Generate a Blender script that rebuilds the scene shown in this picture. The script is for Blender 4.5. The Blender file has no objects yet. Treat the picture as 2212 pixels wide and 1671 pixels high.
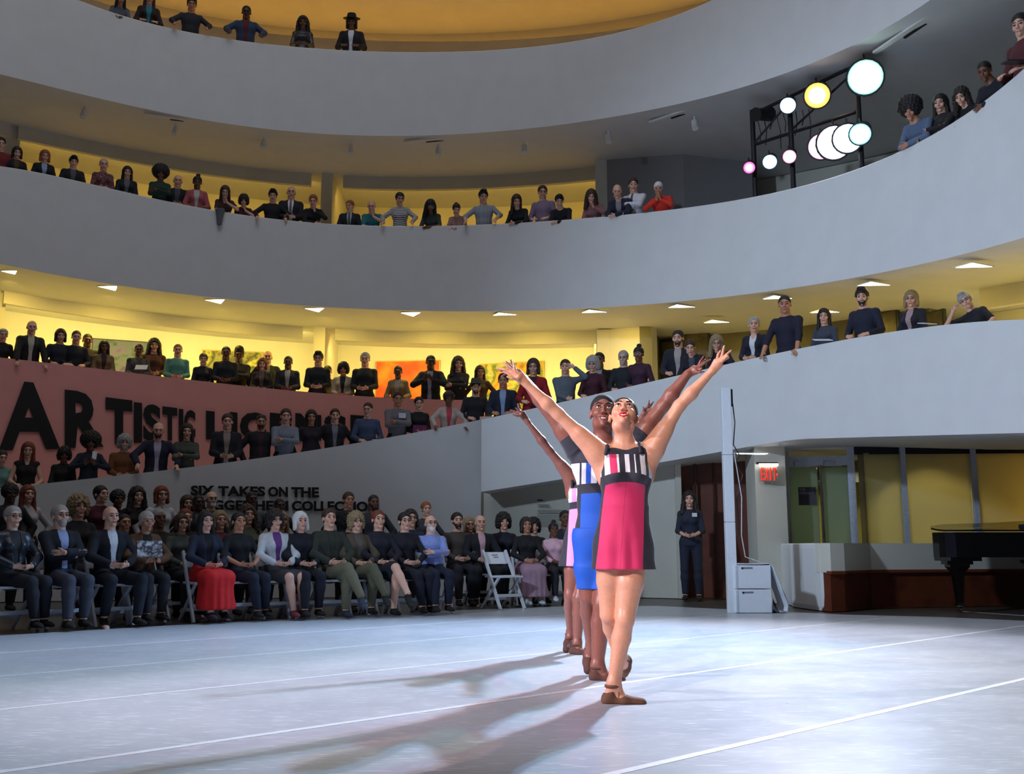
import bpy, math, random
import numpy as np
from mathutils import Vector, Matrix
random.seed(7)
S = bpy.context.scene
COL = S.collection
PI = math.pi
# ------------------------------------------------------------------ camera
F = 2150.0; W, HH = 2212, 1671; PITCH = math.radians(9.12); CZ = 0.85
cam_d = bpy.data.cameras.new('camera'); cam = bpy.data.objects.new('camera', cam_d); COL.objects.link(cam)
cam_d.sensor_width = 36; cam_d.lens = F*36/W; cam_d.clip_end = 200
cam.location = (0, 0, CZ); cam.rotation_euler = (PI/2+PITCH, 0, 0)
S.camera = cam
S.view_settings.view_transform = 'Standard'; S.view_settings.look = 'None'
S.view_settings.gamma = 1; S.view_settings.exposure = 0.0; S.view_settings.use_curve_mapping = False
S.cycles.use_adaptive_sampling = True; S.cycles.max_bounces = 5; S.cycles.diffuse_bounces = 3
S.cycles.glossy_bounces = 3; S.cycles.transmission_bounces = 4; S.cycles.sample_clamp_indirect = 4
S.cycles.caustics_reflective = False; S.cycles.caustics_refractive = False
S.cycles.use_denoising = True
# ------------------------------------------------------------------ world: dim night light inside the rotunda
wd = bpy.data.worlds.new('world'); S.world = wd; wd.use_nodes = True
wd.node_tree.nodes['Background'].inputs[0].default_value = (0.74, 0.76, 0.95, 1)
wd.node_tree.nodes['Background'].inputs[1].default_value = 0.030

def aim(o, target):
    d = Vector(target)-o.location
    o.rotation_euler = d.to_track_quat('-Z', 'Y').to_euler()
def spot(name, loc, target, col, power, ang, blend=0.5, rad=0.06):
    l = bpy.data.lights.new(name, 'SPOT'); l.color = col; l.energy = power
    l.spot_size = math.radians(ang); l.spot_blend = blend; l.shadow_soft_size = rad
    o = bpy.data.objects.new(name, l); COL.objects.link(o); o.location = loc; aim(o, target); return o
def area(name, loc, target, col, power, sx, sy, spread=180):
    l = bpy.data.lights.new(name, 'AREA'); l.shape = 'RECTANGLE'; l.size = sx; l.size_y = sy
    l.color = col; l.energy = power; l.spread = math.radians(spread)
    o = bpy.data.objects.new(name, l); COL.objects.link(o); o.location = loc; aim(o, target); return o
# the glass dome high above the void, still giving a little evening light
area('dome_light', (-3, 9, 22), (-3, 9.01, 0), (0.95, 0.96, 1.0), 800, 13, 13)
# beams from the lighting tower (upper right) across the stage
spot('tower_beam', (4.30, 13.7, 6.72), (0.6, 7.0, 0.2), (0.82, 0.84, 1.0), 3700, 72, 0.7, 0.07)
spot('tower_beam', (4.48, 13.6, 6.80), (-1.5, 7.6, 0.2), (0.28, 0.58, 1.0), 4200, 60, 0.8, 0.07)
spot('tower_beam', (4.05, 13.8, 7.62), (0.5, 5.0, 0.2), (1.0, 0.45, 0.24), 1400, 48, 0.7, 0.06)
spot('tower_beam', (4.62, 13.4, 7.75), (0.5, 5.0, 0.2), (0.14, 0.95, 0.72), 1350, 50, 0.7, 0.08)
spot('tower_beam', (4.10, 13.7, 6.60), (1.4, 4.6, 0.2), (1.0, 0.40, 0.80), 700, 46, 0.8, 0.06)
# front and side beams reaching the dancers
spot('front_beam', (-4.2, -3.6, 6.6), (0.75, 6.0, 1.35), (1.0, 0.84, 0.80), 3900, 15, 0.6, 0.06)
spot('side_beam', (-10.5, 3.4, 4.6), (0.9, 6.5, 0.8), (0.95, 0.84, 1.0), 5600, 30, 0.7, 0.05)
# soft wash falling on the parapet at right
spot('wash_beam', (-9, 2.0, 7.5), (4.8, 13.5, 3.0), (0.60, 0.77, 1.0), 5600, 56, 1.0, 0.4)

# ------------------------------------------------------------------ projection helpers (pixel of the photo -> point)
def ray(x, y):
    u = (x-W/2)/F; v = (HH/2-y)/F
    return np.array([u, math.cos(PITCH)-v*math.sin(PITCH), math.sin(PITCH)+v*math.cos(PITCH)])
def atY(x, y, Y):
    d = ray(x, y); p = d*(Y/d[1]); return np.array([p[0], p[1], p[2]+CZ])
def ground(x, y, z=0.0):
    d = ray(x, y); t = (z-CZ)/d[2]; return np.array([d[0]*t, d[1]*t, z])
CEN = np.array([-4.0, 10.0])
def circ(x, y, R):
    d = ray(x, y); a = d[0]**2+d[1]**2; b = -(d[0]*CEN[0]+d[1]*CEN[1]); c = CEN@CEN-R*R
    t = (-b+math.sqrt(max(b*b-a*c, 0)))/a
    return np.array([d[0]*t, d[1]*t, d[2]*t+CZ])
def outw(p):
    n = np.array([p[0]-CEN[0], p[1]-CEN[1]]); return n/np.linalg.norm(n)

# ------------------------------------------------------------------ materials
def lin(c):
    return tuple(((v/255)/12.92 if v/255 <= .04045 else ((v/255+.055)/1.055)**2.4) for v in c)
MC = {}
def mat(name, rgb, rough=0.7, metal=0.0, noise=0.10, scale=30.0, bump=0.0, spec=0.5, sheen=0.0, sss=0.0):
    key = (name, tuple(rgb), rough, metal)
    if key in MC: return MC[key]
    m = bpy.data.materials.new(name); m.use_nodes = True; nt = m.node_tree; b = nt.nodes['Principled BSDF']
    c = lin(rgb)
    tc = nt.nodes.new('ShaderNodeTexCoord'); nz = nt.nodes.new('ShaderNodeTexNoise'); nz.inputs['Scale'].default_value = scale
    nz.inputs['Detail'].default_value = 4
    nt.links.new(tc.outputs['Object'], nz.inputs['Vector'])
    cr = nt.nodes.new('ShaderNodeValToRGB'); cr.color_ramp.elements[0].position = .3; cr.color_ramp.elements[1].position = .7
    cr.color_ramp.elements[0].color = (*[v*(1-noise) for v in c], 1); cr.color_ramp.elements[1].color = (*[min(1, v*(1+noise)) for v in c], 1)
    nt.links.new(nz.outputs['Fac'], cr.inputs['Fac']); nt.links.new(cr.outputs['Color'], b.inputs['Base Color'])
    b.inputs['Roughness'].default_value = rough; b.inputs['Metallic'].default_value = metal
    b.inputs['Specular IOR Level'].default_value = spec
    if sheen: b.inputs['Sheen Weight'].default_value = sheen
    if sss:
        b.inputs['Subsurface Weight'].default_value = sss; b.inputs['Subsurface Radius'].default_value = (.012, .005, .003); b.inputs['Subsurface Scale'].default_value = 1
    if bump:
        bp = nt.nodes.new('ShaderNodeBump'); bp.inputs['Strength'].default_value = bump; bp.inputs['Distance'].default_value = .004
        nt.links.new(nz.outputs['Fac'], bp.inputs['Height']); nt.links.new(bp.outputs['Normal'], b.inputs['Normal'])
    MC[key] = m; return m
def glow(name, rgb, strength):
    m = bpy.data.materials.new(name); m.use_nodes = True; b = m.node_tree.nodes['Principled BSDF']
    b.inputs['Base Color'].default_value = (*lin(rgb), 1); b.inputs['Emission Color'].default_value = (*lin(rgb), 1)
    b.inputs['Emission Strength'].default_value = strength; return m
def stripes(name, stops, axis='Z', freq=1.0, rough=.8):
    """repeating bands; stops = [(pos, rgb)]"""
    m = bpy.data.materials.new(name); m.use_nodes = True; nt = m.node_tree; b = nt.nodes['Principled BSDF']
    tc = nt.nodes.new('ShaderNodeTexCoord'); sp = nt.nodes.new('ShaderNodeSeparateXYZ'); nt.links.new(tc.outputs['Object'], sp.inputs[0])
    mu = nt.nodes.new('ShaderNodeMath'); mu.operation = 'MULTIPLY'; mu.inputs[1].default_value = freq
    fr = nt.nodes.new('ShaderNodeMath'); fr.operation = 'FRACT'
    nt.links.new(sp.outputs[axis], mu.inputs[0]); nt.links.new(mu.outputs[0], fr.inputs[0])
    cr = nt.nodes.new('ShaderNodeValToRGB'); cr.color_ramp.interpolation = 'CONSTANT'
    fill_ramp(cr, stops); nt.links.new(fr.outputs[0], cr.inputs[0]); nt.links.new(cr.outputs[0], b.inputs['Base Color'])
    b.inputs['Roughness'].default_value = rough; return m
def fill_ramp(cr, stops):
    e = cr.color_ramp.elements
    while len(e) > 1: e.remove(e[-1])
    e[0].position = stops[0][0]; e[0].color = (*lin(stops[0][1]), 1)
    for p, c in stops[1:]:
        n = e.new(p); n.color = (*lin(c), 1)
def patches(name, cols, scale=14, rough=.85, kind='noise'):
    m = bpy.data.materials.new(name); m.use_nodes = True; nt = m.node_tree; b = nt.nodes['Principled BSDF']
    tc = nt.nodes.new('ShaderNodeTexCoord'); nz = nt.nodes.new('ShaderNodeTexNoise'); nz.inputs['Scale'].default_value = scale
    nz.inputs['Detail'].default_value = 3
    nt.links.new(tc.outputs['Object'], nz.inputs['Vector'])
    cr = nt.nodes.new('ShaderNodeValToRGB')
    fill_ramp(cr, [(.32+.36*i/max(1, len(cols)-1), c) for i, c in enumerate(cols)])
    nt.links.new(nz.outputs['Fac'], cr.inputs[0]); nt.links.new(cr.outputs[0], b.inputs['Base Color'])
    b.inputs['Roughness'].default_value = rough; return m

# ------------------------------------------------------------------ object helpers
def tag(o, label=None, cat=None, group=None, kind=None):
    if label: o['label'] = label
    if cat: o['category'] = cat
    if group: o['group'] = group
    if kind: o['kind'] = kind
    return o
def empty(name, loc, rz=0, label=None, cat=None, group=None):
    o = bpy.data.objects.new(name, None); COL.objects.link(o); o.location = [float(v) for v in loc]; o.rotation_euler = (0, 0, rz)
    o.empty_display_size = .1
    return tag(o, label, cat, group)
def mesh_obj(name, verts, faces, m=None, parent=None, smooth=False):
    me = bpy.data.meshes.new(name); me.from_pydata([tuple(map(float, v)) for v in verts], [], faces); me.update()
    if m is not None: me.materials.append(m)
    if smooth: me.polygons.foreach_set('use_smooth', [True]*len(me.polygons))
    o = bpy.data.objects.new(name, me); COL.objects.link(o)
    if parent is not None: o.parent = parent
    return o
def inst(name, me, m, parent, loc=None):
    o = bpy.data.objects.new(name, me); COL.objects.link(o); o.parent = parent
    if not me.materials: me.materials.append(None)
    o.material_slots[0].link = 'OBJECT'; o.material_slots[0].material = m
    if loc is not None: o.location = loc
    return o
class MB:
    def __init__(s): s.v = []; s.f = []
    def add(s, v, f):
        n = len(s.v); s.v += [tuple(map(float, q)) for q in v]; s.f += [tuple(i+n for i in q) for q in f]; return s
    def box(s, a, b, M=None, bev=0.0):
        x0, y0, z0 = a; x1, y1, z1 = b
        if bev <= 0:
            v = [(x0,y0,z0),(x1,y0,z0),(x1,y1,z0),(x0,y1,z0),(x0,y0,z1),(x1,y0,z1),(x1,y1,z1),(x0,y1,z1)]
            f = [(0,3,2,1),(4,5,6,7),(0,1,5,4),(1,2,6,5),(2,3,7,6),(3,0,4,7)]
        else:
            v = []; c = bev
            def rect(z, i): return [(x0+i,y0+c if i==0 else y0+i,z)]
            ring = lambda i, z: [(x0+i+c,y0+i,z),(x1-i-c,y0+i,z),(x1-i,y0+i+c,z),(x1-i,y1-i-c,z),(x1-i-c,y1-i,z),(x0+i+c,y1-i,z),(x0+i,y1-i-c,z),(x0+i,y0+i+c,z)]
            R = [ring(c*.6, z0), ring(0, z0+c), ring(0, z1-c), ring(c*.6, z1)]
            for r in R: v += r
            f = [tuple(range(7, -1, -1)), tuple(range(24, 32))]
            for k in range(3):
                for i in range(8):
                    j = (i+1) % 8; f.append((k*8+i, k*8+j, k*8+8+j, k*8+8+i))
        if M is not None: v = [tuple(M @ Vector(q)) for q in v]
        return s.add(v, f)
    def bar(s, a, b, w, h, up=(0, 0, 1)):
        a = Vector(a); b = Vector(b); d = (b-a).normalized(); u = Vector(up)
        if abs(d.dot(u)) > .98: u = Vector((1, 0, 0))
        x = d.cross(u).normalized(); z = x.cross(d).normalized()
        v = [tuple(p+x*sx*w/2+z*sz*h/2) for p in (a, b) for sx, sz in ((-1,-1),(1,-1),(1,1),(-1,1))]
        return s.add(v, [(3,2,1,0),(4,5,6,7),(0,1,5,4),(1,2,6,5),(2,3,7,6),(3,0,4,7)])
    def tube(s, pts, r, n=8):
        pts = [Vector([float(c) for c in p]) for p in pts]; rs = r if isinstance(r, (list, tuple)) else [r]*len(pts)
        v = []; f = []; ref = Vector((0, 0, 1))
        for i, p in enumerate(pts):
            d = (pts[min(i+1, len(pts)-1)]-pts[max(i-1, 0)]).normalized()
            x = d.cross(ref if abs(d.dot(ref)) < .95 else Vector((1, 0, 0))).normalized(); y = d.cross(x)
            v += [tuple(p+(x*math.cos(2*PI*k/n)+y*math.sin(2*PI*k/n))*rs[i]) for k in range(n)]
        for i in range(len(pts)-1):
            for k in range(n):
                f.append((i*n+k, i*n+(k+1) % n, (i+1)*n+(k+1) % n, (i+1)*n+k))
        f.append(tuple(range(n-1, -1, -1))); f.append(tuple(range((len(pts)-1)*n, len(pts)*n)))
        return s.add(v, f)
    def lathe(s, prof, c=(0, 0, 0), n=20, M=None):
        v = []; f = []
        for r, z in prof:
            v += [(c[0]+r*math.cos(2*PI*k/n), c[1]+r*math.sin(2*PI*k/n), c[2]+z) for k in range(n)]
        for i in range(len(prof)-1):
            for k in range(n): f.append((i*n+k, i*n+(k+1) % n, (i+1)*n+(k+1) % n, (i+1)*n+k))
        f.append(tuple(range(n-1, -1, -1))); f.append(tuple(range((len(prof)-1)*n, len(prof)*n)))
        if M is not None: v = [tuple(M @ Vector(q)) for q in v]
        return s.add(v, f)
    def prism(s, poly, z0, z1, M=None):
        n = len(poly); v = [(x, y, z0) for x, y in poly]+[(x, y, z1) for x, y in poly]
        f = [tuple(range(n-1, -1, -1)), tuple(range(n, 2*n))]+[(i, (i+1) % n, n+(i+1) % n, n+i) for i in range(n)]
        if M is not None: v = [tuple(M @ Vector(q)) for q in v]
        return s.add(v, f)
    def build(s, name, m=None, parent=None, smooth=False):
        return mesh_obj(name, s.v, s.f, m, parent, smooth)

# ------------------------------------------------------------------ smooth solids: distance fields meshed by surface nets
def _n(v): v = np.asarray(v, float); return v/max(1e-9, np.linalg.norm(v))
class Prim:
    """elliptic capsule a->b; ra/rb = (side, front) radii; side = direction of the first radius; cap = end radius factor"""
    def __init__(s, a, b, ra, rb=None, side=(1, 0, 0), k=.02, sub=False, cap=None):
        s.a = np.asarray(a, float); s.b = np.asarray(b, float)
        if np.isscalar(ra): ra = (ra, ra)
        rb = ra if rb is None else ((rb, rb) if np.isscalar(rb) else rb)
        s.ra = np.array(ra, float); s.rb = np.array(rb, float); s.k = k; s.sub = sub
        d = s.b-s.a; s.L = np.linalg.norm(d); s.u = d/s.L if s.L > 1e-6 else np.array([0., 0., 1.])
        sd = np.asarray(side, float); sd = sd-s.u*(sd@s.u)
        if np.linalg.norm(sd) < 1e-4: sd = np.cross(s.u, [0, 1, 0]); 
        if np.linalg.norm(sd) < 1e-4: sd = np.cross(s.u, [1, 0, 0])
        s.v = _n(sd); s.w = np.cross(s.u, s.v); s.cap = cap
    def bbox(s):
        r = max(s.ra.max(), s.rb.max(), s.cap or 0)+s.k*1.2+.012
        return np.minimum(s.a, s.b)-r, np.maximum(s.a, s.b)+r
    def ev(s, P):
        q = P-s.a.astype(np.float32); h = q@s.u.astype(np.float32); v = q@s.v.astype(np.float32); w = q@s.w.astype(np.float32)
        if s.L > 1e-6:
            t = np.clip(h/s.L, 0, 1); du = h-np.clip(h, 0, s.L)
        else: t = 0.0; du = h
        rv = s.ra[0]+(s.rb[0]-s.ra[0])*t; rw = s.ra[1]+(s.rb[1]-s.ra[1])*t
        ru = s.cap if s.cap else np.minimum(rv, rw)
        k0 = np.sqrt((v/rv)**2+(w/rw)**2+(du/ru)**2)+1e-6
        k1 = np.sqrt((v/rv**2)**2+(w/rw**2)**2+(du/ru**2)**2)+1e-6
        return k0*(k0-1)/k1
def E(c, r, side=(1, 0, 0), up=(0, 0, 1), k=.02, sub=False):
    """ellipsoid, radii (side, front, up)"""
    p = Prim(c, c, (r[0], r[1]), k=k, sub=sub, cap=r[2]); p.u = _n(up)
    sd = np.asarray(side, float); sd = sd-p.u*(sd@p.u); p.v = _n(sd); p.w = np.cross(p.u, p.v); return p
def field_mesh(name, prims, vox=.01, clips=(), wob=None):
    """clips: list of (point, normal): keep the side the normal points away from"""
    lo = np.min([p.bbox()[0] for p in prims if not p.sub], 0)-vox*2; hi = np.max([p.bbox()[1] for p in prims if not p.sub], 0)+vox*2
    n = np.ceil((hi-lo)/vox).astype(int)+1
    D = np.full(n, .08, np.float32)
    ax = [lo[i]+vox*np.arange(n[i]) for i in range(3)]
    for p in prims:
        b0, b1 = p.bbox(); i0 = np.clip(np.floor((b0-lo)/vox).astype(int), 0, n-1); i1 = np.clip(np.ceil((b1-lo)/vox).astype(int)+1, 1, n)
        if np.any(i1 <= i0): continue
        G = np.stack(np.meshgrid(*[ax[i][i0[i]:i1[i]] for i in range(3)], indexing='ij'), -1).astype(np.float32)
        d = p.ev(G); sl = tuple(slice(i0[i], i1[i]) for i in range(3)); o = D[sl]; k = p.k
        if p.sub:
            d = -d; h = np.clip(.5+.5*(d-o)/k, 0, 1); D[sl] = o+(d-o)*h+k*h*(1-h)
        else:
            h = np.clip(.5+.5*(o-d)/k, 0, 1); D[sl] = o+(d-o)*h-k*h*(1-h)
    if clips or wob:
        G = np.stack(np.meshgrid(*ax, indexing='ij'), -1).astype(np.float32)
        if wob: D += wob(G).astype(np.float32)
        for c in clips:
            if callable(c): D = np.maximum(D, c(G).astype(np.float32))
            else: D = np.maximum(D, ((G-np.array(c[0], np.float32))@_n(c[1]).astype(np.float32)))
    D[0] = D[-1] = .05; D[:, 0] = D[:, -1] = .05; D[:, :, 0] = D[:, :, -1] = .05
    ins = D < 0
    c8 = [ins[dx:n[0]-1+dx, dy:n[1]-1+dy, dz:n[2]-1+dz] for dx in (0, 1) for dy in (0, 1) for dz in (0, 1)]
    sm = sum(c.astype(np.int8) for c in c8); act = (sm > 0) & (sm < 8)
    idx = np.argwhere(act); N = len(idx)
    if N == 0: raise ValueError('empty field '+name)
    vid = -np.ones(act.shape, np.int32); vid[act] = np.arange(N)
    acc = np.zeros((N, 3)); cnt = np.zeros(N)
    off = [(dx, dy, dz) for dx in (0, 1) for dy in (0, 1) for dz in (0, 1)]
    for i, oa in enumerate(off):
        for j, ob in enumerate(off):
            if j <= i or sum(abs(oa[q]-ob[q]) for q in range(3)) != 1: continue
            A = idx+oa; B = idx+ob; da = D[A[:, 0], A[:, 1], A[:, 2]]; db = D[B[:, 0], B[:, 1], B[:, 2]]
            m = (da < 0) != (db < 0); t = da[m]/(da[m]-db[m])
            acc[m] += np.array(oa)+t[:, None]*(np.array(ob)-np.array(oa)); cnt[m] += 1
    V = lo+(idx+acc/cnt[:, None])*vox
    quads = []
    for a in range(3):
        b, c = [(1, 2), (2, 0), (0, 1)][a]
        s0 = [slice(1, -1)]*3; s1 = [slice(1, -1)]*3; s0[a] = slice(0, -1); s1[a] = slice(1, None)
        i0 = ins[tuple(s0)]; i1 = ins[tuple(s1)]
        for flip in (0, 1):
            e = np.argwhere((i0 & ~i1) if not flip else (~i0 & i1))
            if not len(e): continue
            base = e.copy(); base[:, b] += 1; base[:, c] += 1
            eb = np.zeros(3, int); eb[b] = 1; ec = np.zeros(3, int); ec[c] = 1
            q = [base-eb-ec, base-ec, base, base-eb]
            q = np.stack([vid[x[:, 0], x[:, 1], x[:, 2]] for x in q], 1)
            quads.append(q if not flip else q[:, ::-1])
    Q = np.concatenate(quads); Q = Q[(Q >= 0).all(1)]
    me = bpy.data.meshes.new(name)
    me.vertices.add(len(V)); me.vertices.foreach_set('co', V.astype(np.float32).ravel())
    me.loops.add(Q.size); me.loops.foreach_set('vertex_index', Q.astype(np.int32).ravel())
    me.polygons.add(len(Q)); me.polygons.foreach_set('loop_start', (np.arange(len(Q))*4).astype(np.int32))
    me.polygons.foreach_set('loop_total', np.full(len(Q), 4, np.int32)); me.polygons.foreach_set('use_smooth', np.ones(len(Q), bool))
    me.update(calc_edges=True); me.validate(); return me
# ------------------------------------------------------------------ people
def rot(ax, deg):
    return np.array(Matrix.Rotation(math.radians(deg), 3, ax))
class Head:
    """head frame: face towards -y, z up, origin mid-head; s = size"""
    def __init__(s, t, R=np.eye(3), sc=1.09): s.t = np.asarray(t, float); s.R = R; s.s = sc
    def p(s, q): return s.R@(np.asarray(q, float)*s.s)+s.t
    def d(s, q): return s.R@np.asarray(q, float)
    def E(s, c, r, k=.02, sub=False): return E(s.p(c), np.array(r)*s.s, s.d((1, 0, 0)), s.d((0, 0, 1)), k*s.s, sub)
    def P(s, a, b, ra, rb=None, k=.02, sub=False, cap=None):
        f = lambda r: None if r is None else (np.array(r if not np.isscalar(r) else (r, r))*s.s)
        return Prim(s.p(a), s.p(b), f(ra), f(rb), s.d((1, 0, 0)), k*s.s, sub, cap*s.s if cap else None)
def head_prims(H, fem=False, mouth=0.0):
    j = .92 if fem else 1.0
    L = [H.E((0, .018, .035), (.074, .094, .084)), H.P((0, -.022, .0), (0, -.048, -.074), (.060*j, .060), (.034*j, .036), k=.03),
         H.P((-.03, .0, -.07), (.03, .0, -.07), .03, k=.03)]
    for x in (-1, 1):
        L += [H.E((x*.036, -.064, -.022), (.024, .020, .024), .02), H.E((x*.076, .012, -.005), (.009, .017, .030), .006),
              H.P((x*.010, -.088, .034), (x*.048, -.072, .034), .009, k=.012)]
    L += [H.E((x*.031, -.097, .008), (.019, .014, .011), .010, True) for x in (-1, 1)]
    L += [H.P((0, -.086, .014), (0, -.108, -.024), .008, .011, k=.008), H.E((-.011, -.098, -.029), (.009, .011, .008), .005),
          H.E((.011, -.098, -.029), (.009, .011, .008), .005), H.E((0, -.078, -.098), (.020, .018, .015), .015)]
    if mouth:
        L += [H.P((-.024, -.086, -.052), (.024, -.086, -.052), .008, k=.008), H.P((-.018, -.084, -.078), (.018, -.084, -.078), .009, k=.008),
              H.E((0, -.098, -.064), (.024, .026, .010*mouth), .004, True)]
    else:
        L += [H.P((-.018, -.087, -.055), (.018, -.087, -.055), .0065, k=.006), H.P((-.014, -.086, -.065), (.014, -.086, -.065), .0075, k=.006)]
    return L
def eye_prims(H, x): return [H.E((x*.031, -.0815, .007), (.0125, .0105, .0075), .001)]
def brow_prims(H, x): return [H.P((x*.014, -.0945, .030), (x*.046, -.083, .033), .0042, k=.001)]
def lip_prims(H):
    return [H.P((-.017, -.0885, -.0575), (.017, -.0885, -.0575), .0048, k=.003), H.P((-.012, -.088, -.0655), (.012, -.088, -.0655), .0052, k=.003)]
def hair_prims(H, st):
    face = H.E((0, -.115, -.022), (.066, .077, .104), .012, True)
    lowf = H.E((0, -.13, -.02), (.058, .085, .075), .01, True)
    cap = lambda t: H.E((0, .022, .040), (.075+t, .094+t, .083+t))
    if st == 'buzz': return [cap(.005), H.P((0, -.16, -.14), (0, .06, -.15), (.12, .10), k=.01, sub=True), H.E((0, -.125, -.008), (.068, .085, .100), .01, True)]+[H.E((x*.088, -.012, -.014), (.022, .036, .040), .008, True) for x in (-1, 1)], None
    if st in ('short', 'grey'):
        return [cap(.010), H.P((0, .07, -.02), (0, .05, -.06), .045, .035), H.P((-.11, -.15, -.135), (.11, -.15, -.135), .13, k=.01, sub=True), H.E((0, -.125, -.012), (.068, .082, .104), .012, True)]+[H.E((x*.088, -.012, -.014), (.022, .036, .040), .008, True) for x in (-1, 1)], None
    if st == 'quiff':
        return [cap(.014), H.E((0, -.045, .118), (.055, .06, .030), .03), H.P((0, .07, -.02), (0, .05, -.05), .04), H.E((0, -.125, -.018), (.064, .080, .098), .01, True)]+[H.E((x*.088, -.012, -.014), (.022, .036, .040), .008, True) for x in (-1, 1)], .006
    if st == 'bald':   # only a rim of hair round the back
        return [H.E((0, .030, .0), (.080, .092, .045)), H.E((0, -.12, .0), (.11, .115, .16), .01, True), H.E((0, .0, .10), (.075, .10, .07), .01, True)], None
    if st == 'bob':
        return [cap(.02)]+[H.P((x*.072, .01, .03), (x*.078, -.012, -.085), (.028, .05), (.026, .045), k=.02) for x in (-1, 1)]+[H.P((0, .07, .0), (0, .06, -.08), .06, .05), face], None
    if st == 'curly':
        return [cap(.035)]+[H.E((x*.075, .02, -.02), (.040, .07, .07), .02) for x in (-1, 1)]+[H.E((0, .08, -.03), (.07, .05, .07)), lowf], .016
    if st == 'afro': return [H.E((0, .03, .055), (.155, .135, .145)), H.E((0, -.12, -.05), (.066, .085, .092), .015, True)], .014
    if st == 'afro_small': return [H.E((0, .025, .05), (.105, .115, .105)), H.E((0, -.12, -.04), (.066, .085, .085), .015, True)], .012
    if st == 'bun': return [cap(.010), H.E((0, .10, .10), (.04, .04, .038), .01), lowf, H.P((-.1, -.14, -.13), (.1, -.14, -.13), .12, k=.01, sub=True)], None
    if st == 'topbun': return [cap(.010), H.E((.01, .03, .145), (.040, .04, .032), .01), lowf, H.P((-.1, -.14, -.13), (.1, -.14, -.13), .12, k=.01, sub=True)], None
    if st == 'sleek': return [cap(.006), H.E((0, .115, .035), (.034, .028, .034), .008), H.E((0, -.116, .002), (.071, .087, .122), .008, True), H.P((0, -.16, -.15), (0, .02, -.15), (.12, .10), k=.01, sub=True)], None
    if st == 'long':
        return [cap(.018)]+[H.P((x*.070, .015, .02), (x*.088, -.005, -.24), (.028, .05), (.032, .035), k=.03) for x in (-1, 1)]+[H.P((0, .075, .0), (0, .085, -.26), (.075, .05), (.085, .035)), face], .003
    if st == 'wavy':
        return [cap(.026)]+[H.P((x*.078, .01, .02), (x*.105, -.01, -.20), (.035, .055), (.042, .04), k=.03) for x in (-1, 1)]+[H.P((0, .075, .0), (0, .085, -.22), (.08, .055), (.09, .04)), face], .012
    if st == 'cap': return [cap(.012), H.P((0, .02, .075), (0, .02, .105), (.086, .10), (.082, .096), k=.005), face], None
    if st == 'ponytail': return [cap(.010), H.P((.02, .09, .10), (.05, .14, .06), .02, .012), lowf, H.P((-.1, -.14, -.13), (.1, -.14, -.13), .12, k=.01, sub=True)], .004
    return [cap(.012), face], None
def ik(a, b, hint, l1, l2):
    a = np.array(a, float); b = np.array(b, float); d = b-a; L = np.linalg.norm(d)
    if L > (l1+l2)*.999: l = L/(l1+l2)/.999; l1 *= l; l2 *= l
    u = d/L; x = (l1*l1-l2*l2+L*L)/(2*L); h = math.sqrt(max(0, l1*l1-x*x)); n = np.array(hint, float); n = n-u*(n@u)
    return a+u*x+_n(n)*h
def hand_prims(wr, dr, nrm, thumb, s=1.0, curl=.3, spread=.5):
    """palm + five bent fingers; dr towards the fingers, nrm out of the palm, thumb = side of the thumb"""
    wr = np.array(wr, float); d = _n(dr); t = np.array(thumb, float); t = _n(t-d*(t@d)); n = np.cross(d, t)
    if n@np.array(nrm, float) < 0: n = -n
    L = [Prim(wr, wr+d*.075*s, (.026*s, .017*s), (.036*s, .012*s), side=t, k=.012)]
    for i, (off, ln) in enumerate(((.028, .070), (.010, .078), (-.009, .072), (-.026, .056))):
        b = wr+d*.080*s+t*off*s; a0 = math.radians((off/.028)*8*spread); dd = d*math.cos(a0)+t*math.sin(a0)
        c1 = curl*.6; m1 = b+(dd*math.cos(c1)+n*math.sin(c1))*ln*.5*s; c2 = curl*1.7
        e = m1+(dd*math.cos(c2)+n*math.sin(c2))*ln*.5*s
        L += [Prim(b-d*.02*s, m1, .0085*s, .0080*s, k=.006), Prim(m1, e, .0080*s, .0065*s, k=.004)]
    tb = wr+d*.022*s+t*.022*s; m1 = tb+(t*.75+d*.6+n*.35)*.036*s; e = m1+(t*.35+d*.9+n*.25)*.030*s
    L += [Prim(tb, m1, .012*s, .0095*s, k=.008), Prim(m1, e, .0095*s, .0075*s, k=.004)]
    return L

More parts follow.
